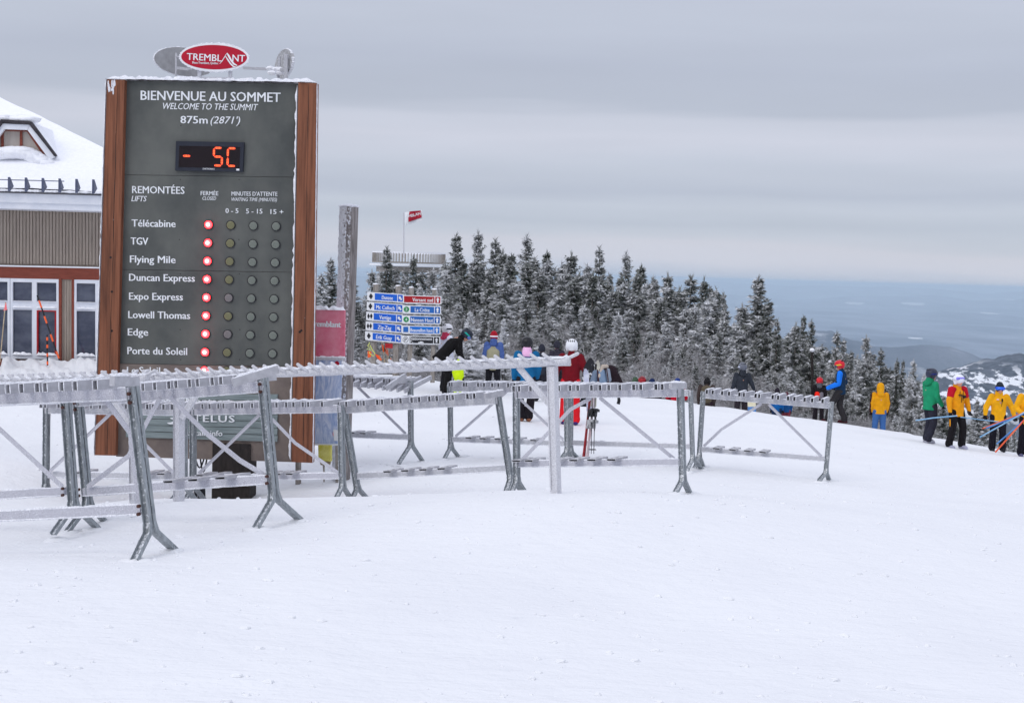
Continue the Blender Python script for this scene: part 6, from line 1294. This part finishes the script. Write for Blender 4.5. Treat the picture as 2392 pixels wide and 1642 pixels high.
person(2398, 34.0, 1.78, 190, 'patroller in yellow cut off by the right edge, holding the bundle of long poles', (222, 158, 16), (18, 16, 26), hat=(40, 44, 60), goggles=(40, 50, 90), pose=carry, hood=((222, 158, 16), False), len_=1.4, boots=(90, 90, 120))
MT['pole_blue'] = mat('pole_blue', srgb(60, 110, 180), srgb(96, 150, 205), scale=4, rough=.5); MT['pole_pale'] = mat('pole_pale', srgb(110, 160, 200), srgb(150, 190, 220), scale=4, rough=.5); MT['pole_orange'] = mat('pole_orange', srgb(226, 84, 44), srgb(240, 120, 80), scale=3, rough=.5)
for pts_, m, r, lb in (([(2139, 982, 34.2), (2180, 976, 34.0), (2236, 971, 33.9)], 'pole_pale', .016, 'bent pale blue pole crossing the green jacket woman\'s legs'), ([(2244, 974, 34.0), (2290, 980, 34.2), (2350, 987, 34.2)], 'pole_pale', .012, 'thin pale blue pole running on behind to the right'),
                       ([(2289, 1021, 33.4), (2420, 948, 33.6)], 'pole_pale', .017, 'lowest-reaching pale blue pole of the carried bundle'), ([(2295, 1001, 33.5), (2420, 952, 33.6)], 'pole_orange', .013, 'orange pole uppermost in the carried bundle'),
                       ([(2304, 1000, 33.45), (2420, 956, 33.65)], 'pole_blue', .018, 'thick blue pole in the middle of the carried bundle'), ([(2328, 1037, 33.3), (2420, 957, 33.6)], 'pole_blue', .017, 'blue pole slanting steeply beside the red-tipped one'),
                       ([(2325, 1056, 33.3), (2353, 1025, 33.35), (2420, 950, 33.6)], 'pole_orange', .019, 'steep red-orange pole whose tip touches the snow')):
    q = [P(*t) for t in pts_]; mb = MB(); mb.tube(q, r, 7); tag(obj('marker_pole', mb, MT[m]), lb, 'pole', None)
mb = MB(); mb.tube([P(2331, 1049.5, 33.28), P(2341, 1038.5, 33.3)], .0195, 7)

# ---------------------------------------------------------------- skis, poles and pack at the racks
def ski(a, b, wv, m, label, group, bind=True):
    a, b = P(*a), P(*b); t = unit(b - a); n = unit(np.cross(t, wv)); s = np.cross(n, t); n = n if n[1] < 0 else -n; Lg = np.linalg.norm(b - a); rt = thing('ski', b, label, 'ski', group); mb = MB(); V = []; K = 16
    for i in range(K + 1):
        f = i / K; c = a + t * Lg * f + n * (.05 * max(0, .1 - f) * 10); w2 = .050 - .016 * math.sin(math.pi * min(1, max(0, (f - .08) / .92))); w2 *= min(1, (f * K + .35) / 1.8) if f < .1 else 1
        for sx, nz_ in ((-1, .008), (1, .008), (1, -.004), (-1, -.004)): V.append(c + s * w2 * sx + n * nz_)
    mb.add(V, [(4 * i + j, 4 * i + (j + 1) % 4, 4 * i + 4 + (j + 1) % 4, 4 * i + 4 + j) for i in range(K) for j in range(4)] + [(3, 2, 1, 0), tuple(4 * K + j for j in range(4))]); obj('blade', mb, m, rt)
    if bind:
        for f, h_, c in ((.47, .09, 'black'), (.60, .11, 'grey_back')):
            q = a + t * Lg * f + n * .04; mb = MB(); mb.box(q, s * .038, t * h_ * .6, n * .035); mb.box(q + n * .04 - t * .05, s * .045, t * .02, n * .03); mb.tube([q + s * .04, q + s * .085 + t * .09], .012, 6); mb.tube([q - s * .04, q - s * .085 + t * .09], .012, 6); obj('binding', mb, MT[c], rt, kind='stuff')
    return rt
MT['ski_red'] = mat('ski_red', srgb(110, 16, 24), srgb(196, 34, 44), scale=2.5, rough=.35, stretch=(1, 1, 1.0)); MT['ski_white'] = mat('ski_white', srgb(205, 170, 170), srgb(236, 236, 240), scale=4, rough=.35)
SKV = unit(exn * .45 + np.array([0, .9, 0]))
ski((1384, 872, 23.3), (1363, 1071, 22.95), SKV, MT['ski_red'], 'dark red ski leaning on a far rack, its pair white beside it', None)
ski((1394, 872, 23.32), (1371, 1071, 23.0), SKV, MT['ski_white'], 'white ski with red marks leaning beside its dark red pair', None)
for x0, x1 in ((1385, 1381), (1392, 1387)):
    a, b = P(x0, 850, 23.1), P(x1, 1060, 23.0); rt = thing('ski_pole', b, 'thin black ski pole hanging beside the red and white skis' if x0 == 1385 else 'right one of two black ski poles beside the red and white skis', 'ski pole', None)
    mb = MB(); mb.tube([a, b], [.009, .006], 6); obj('shaft', mb, MT['black'], rt); mb = MB(); mb.tube([a, a - UP * .12], .018, 6); obj('grip', mb, MT['black'], rt); c = a + (b - a) * .955; mb = MB(); mb.tube([c, c + UP * .012], [.045, .03], 9); obj('basket', mb, MT['black'], rt)
MT['board_black'] = mat('snowboard_print', (.015, .015, .02, 1), (.75, .76, .8, 1), scale=9, rough=.4, lo=.56, hi=.60, detail=2)
a, b = P(1380, 836, 23.9), P(1368, 950, 23.7); sbd = thing('snowboard', b, 'black snowboard speckled white, its tip standing up left of the backpack', 'snowboard'); mb = MB(); t = unit(b - a); s = unit(np.cross(t, np.array([0, 1.0, 0]))); n = unit(np.cross(s, t)); V = []; K = 14; Lg = np.linalg.norm(b - a)
s = unit(s + np.array([0, .5, 0])); 
for i in range(K + 1):
    f = i / K; w2 = .125 * min(1, math.sqrt(max(.02, f * 4.0)) if f < .25 else 1); c = a + t * Lg * f
    for sx, nz_ in ((-1, .008), (1, .008), (1, -.008), (-1, -.008)): V.append(c + s * w2 * sx + n * nz_)
mb.add(V, [(4 * i + j, 4 * i + (j + 1) % 4, 4 * i + 4 + (j + 1) % 4, 4 * i + 4 + j) for i in range(K) for j in range(4)] + [(3, 2, 1, 0), tuple(4 * K + j for j in range(4))]); obj('board', mb, MT['board_black'], sbd)
ski((1368, 862, 23.6), (1377, 960, 23.5), exn, mat('pale_ski', srgb(190, 196, 226), srgb(232, 236, 248), scale=6, rough=.4), 'wide pale blue-white ski tip left of the speckled snowboard', None, False)
ski((1397, 843, 23.7), (1386, 950, 23.5), exn, mat('cream_ski', srgb(190, 188, 176), srgb(210, 208, 196), scale=6, rough=.4), 'rounded cream ski tip peeping over the backpack', None, False)
# backpack resting on the top slots of a rack
def pack():
    c = P(1412, 884, 23.1); rt = thing('backpack', c - UP * .26, 'grey, blue and tan backpack resting on top of a far rack', 'backpack'); sx, sy = exn, np.array([0, 1.0, 0])
    def pt(nm, fn, m):
        g = MB(); fn(g); o0 = root_of(rt); g.v = [tuple(np.array(v) - o0) for v in g.v]; me = fuse(nm, g, m, .010, 2); o = bpy.data.objects.new(nm, me); C.objects.link(o); o.parent = rt; ROOT[o.name] = o0
    q = lambda x, z, y=0: P(x, z - 2, 23.1 + y)
    pt('main_bag', lambda g: (capsule(g, q(1424, 898, .1), .17, q(1420, 868, .1), .12, (1.3, .8, sx)), capsule(g, q(1434, 900, .15), .13, q(1426, 872, .15), .10)), CL((34, 22, 28)))
    pt('side_pocket', lambda g: capsule(g, q(1386, 897, -.03), .062, q(1391, 873, -.03), .050, (1.05, 1, sx)), CL((108, 122, 142)))
    pt('front_pocket', lambda g: (capsule(g, q(1405, 898, -.1), .055, q(1403, 874, -.1), .05), capsule(g, q(1411, 892, -.11), .05, q(1408, 870, -.11), .04)), CL((112, 132, 156)))
    pt('front_panel', lambda g: (capsule(g, q(1400, 881, -.125), .030, q(1408, 858, -.10), .03), capsule(g, q(1408, 858, -.1), .035, q(1417, 858, -.08), .035)), CL((176, 164, 152)))
    pt('side_pocket', lambda g: capsule(g, q(1423, 889, -.12), .040, q(1420, 867, -.12), .036), CL((132, 142, 156)))
    pt('strap', lambda g: capsule(g, q(1396, 866, -.12), .012, q(1398, 895, -.15), .012), CL((60, 26, 32)))
    pt('strap', lambda g: capsule(g, q(1417, 863, -.15), .010, q(1421, 894, -.17), .010), CL((60, 26, 32)))
pack()
a, b = P(1448, 903, 24.5), P(1444, 944, 24.4); st = thing('ski_strap', b, 'short black strap end hanging below the backpack', 'strap'); mb = MB(); mb.tube([a, P(1445, 925, 24.4), P(1446, 936, 24.4), b], [.02, .022, .03, .03], 6); obj('band', mb, MT['black'], st)
# snowboard standing beyond the rightmost rack
BP_ = (P(1760, 945, 42.5), np.array([0, -1.0, 0])); sb2 = thing('snowboard', P(1757, 970, 42.5), 'cream and blue snowboard standing upright under the rightmost rack\'s bar', 'snowboard')
slab('board', BP_, [(1746, 925), (1764, 925), (1766, 950), (1747, 950)], 0, .02, mat('cream_board', srgb(224, 216, 184), srgb(236, 230, 204), scale=4), sb2); slab('board_tail', BP_, [(1747, 950), (1766, 950), (1766, 966), (1747, 966)], 0, .02, MT['pole_blue'], sb2)

# crumbs of snow scattered over the packed surface
cr_ = MB(); rr_ = random.Random(3)
for k in range(1500):
    d = 5.5 + 26 * rr_.random() ** 1.3; px = rr_.uniform(-60, 2450); X = (px - 1196) / F_PX * d; g = G(X, d) if k < 0 else None; cr_.v.append((X, d, 0))
pts_ = np.array(cr_.v); zs = gz(pts_[:, 0], pts_[:, 1]); cr_ = MB()
for (x, y, _), z in zip(pts_, zs):
    s_ = rr_.choice((.006, .008, .010, .014, .022)) ; cr_.blob((x, y, z + s_ * .1), (s_ * rr_.uniform(.8, 1.8), s_ * rr_.uniform(.8, 1.6), s_ * .7), 6, 4, .3)
o = obj('snow_crumbs', cr_, MT['snow']); o['kind'] = 'stuff'
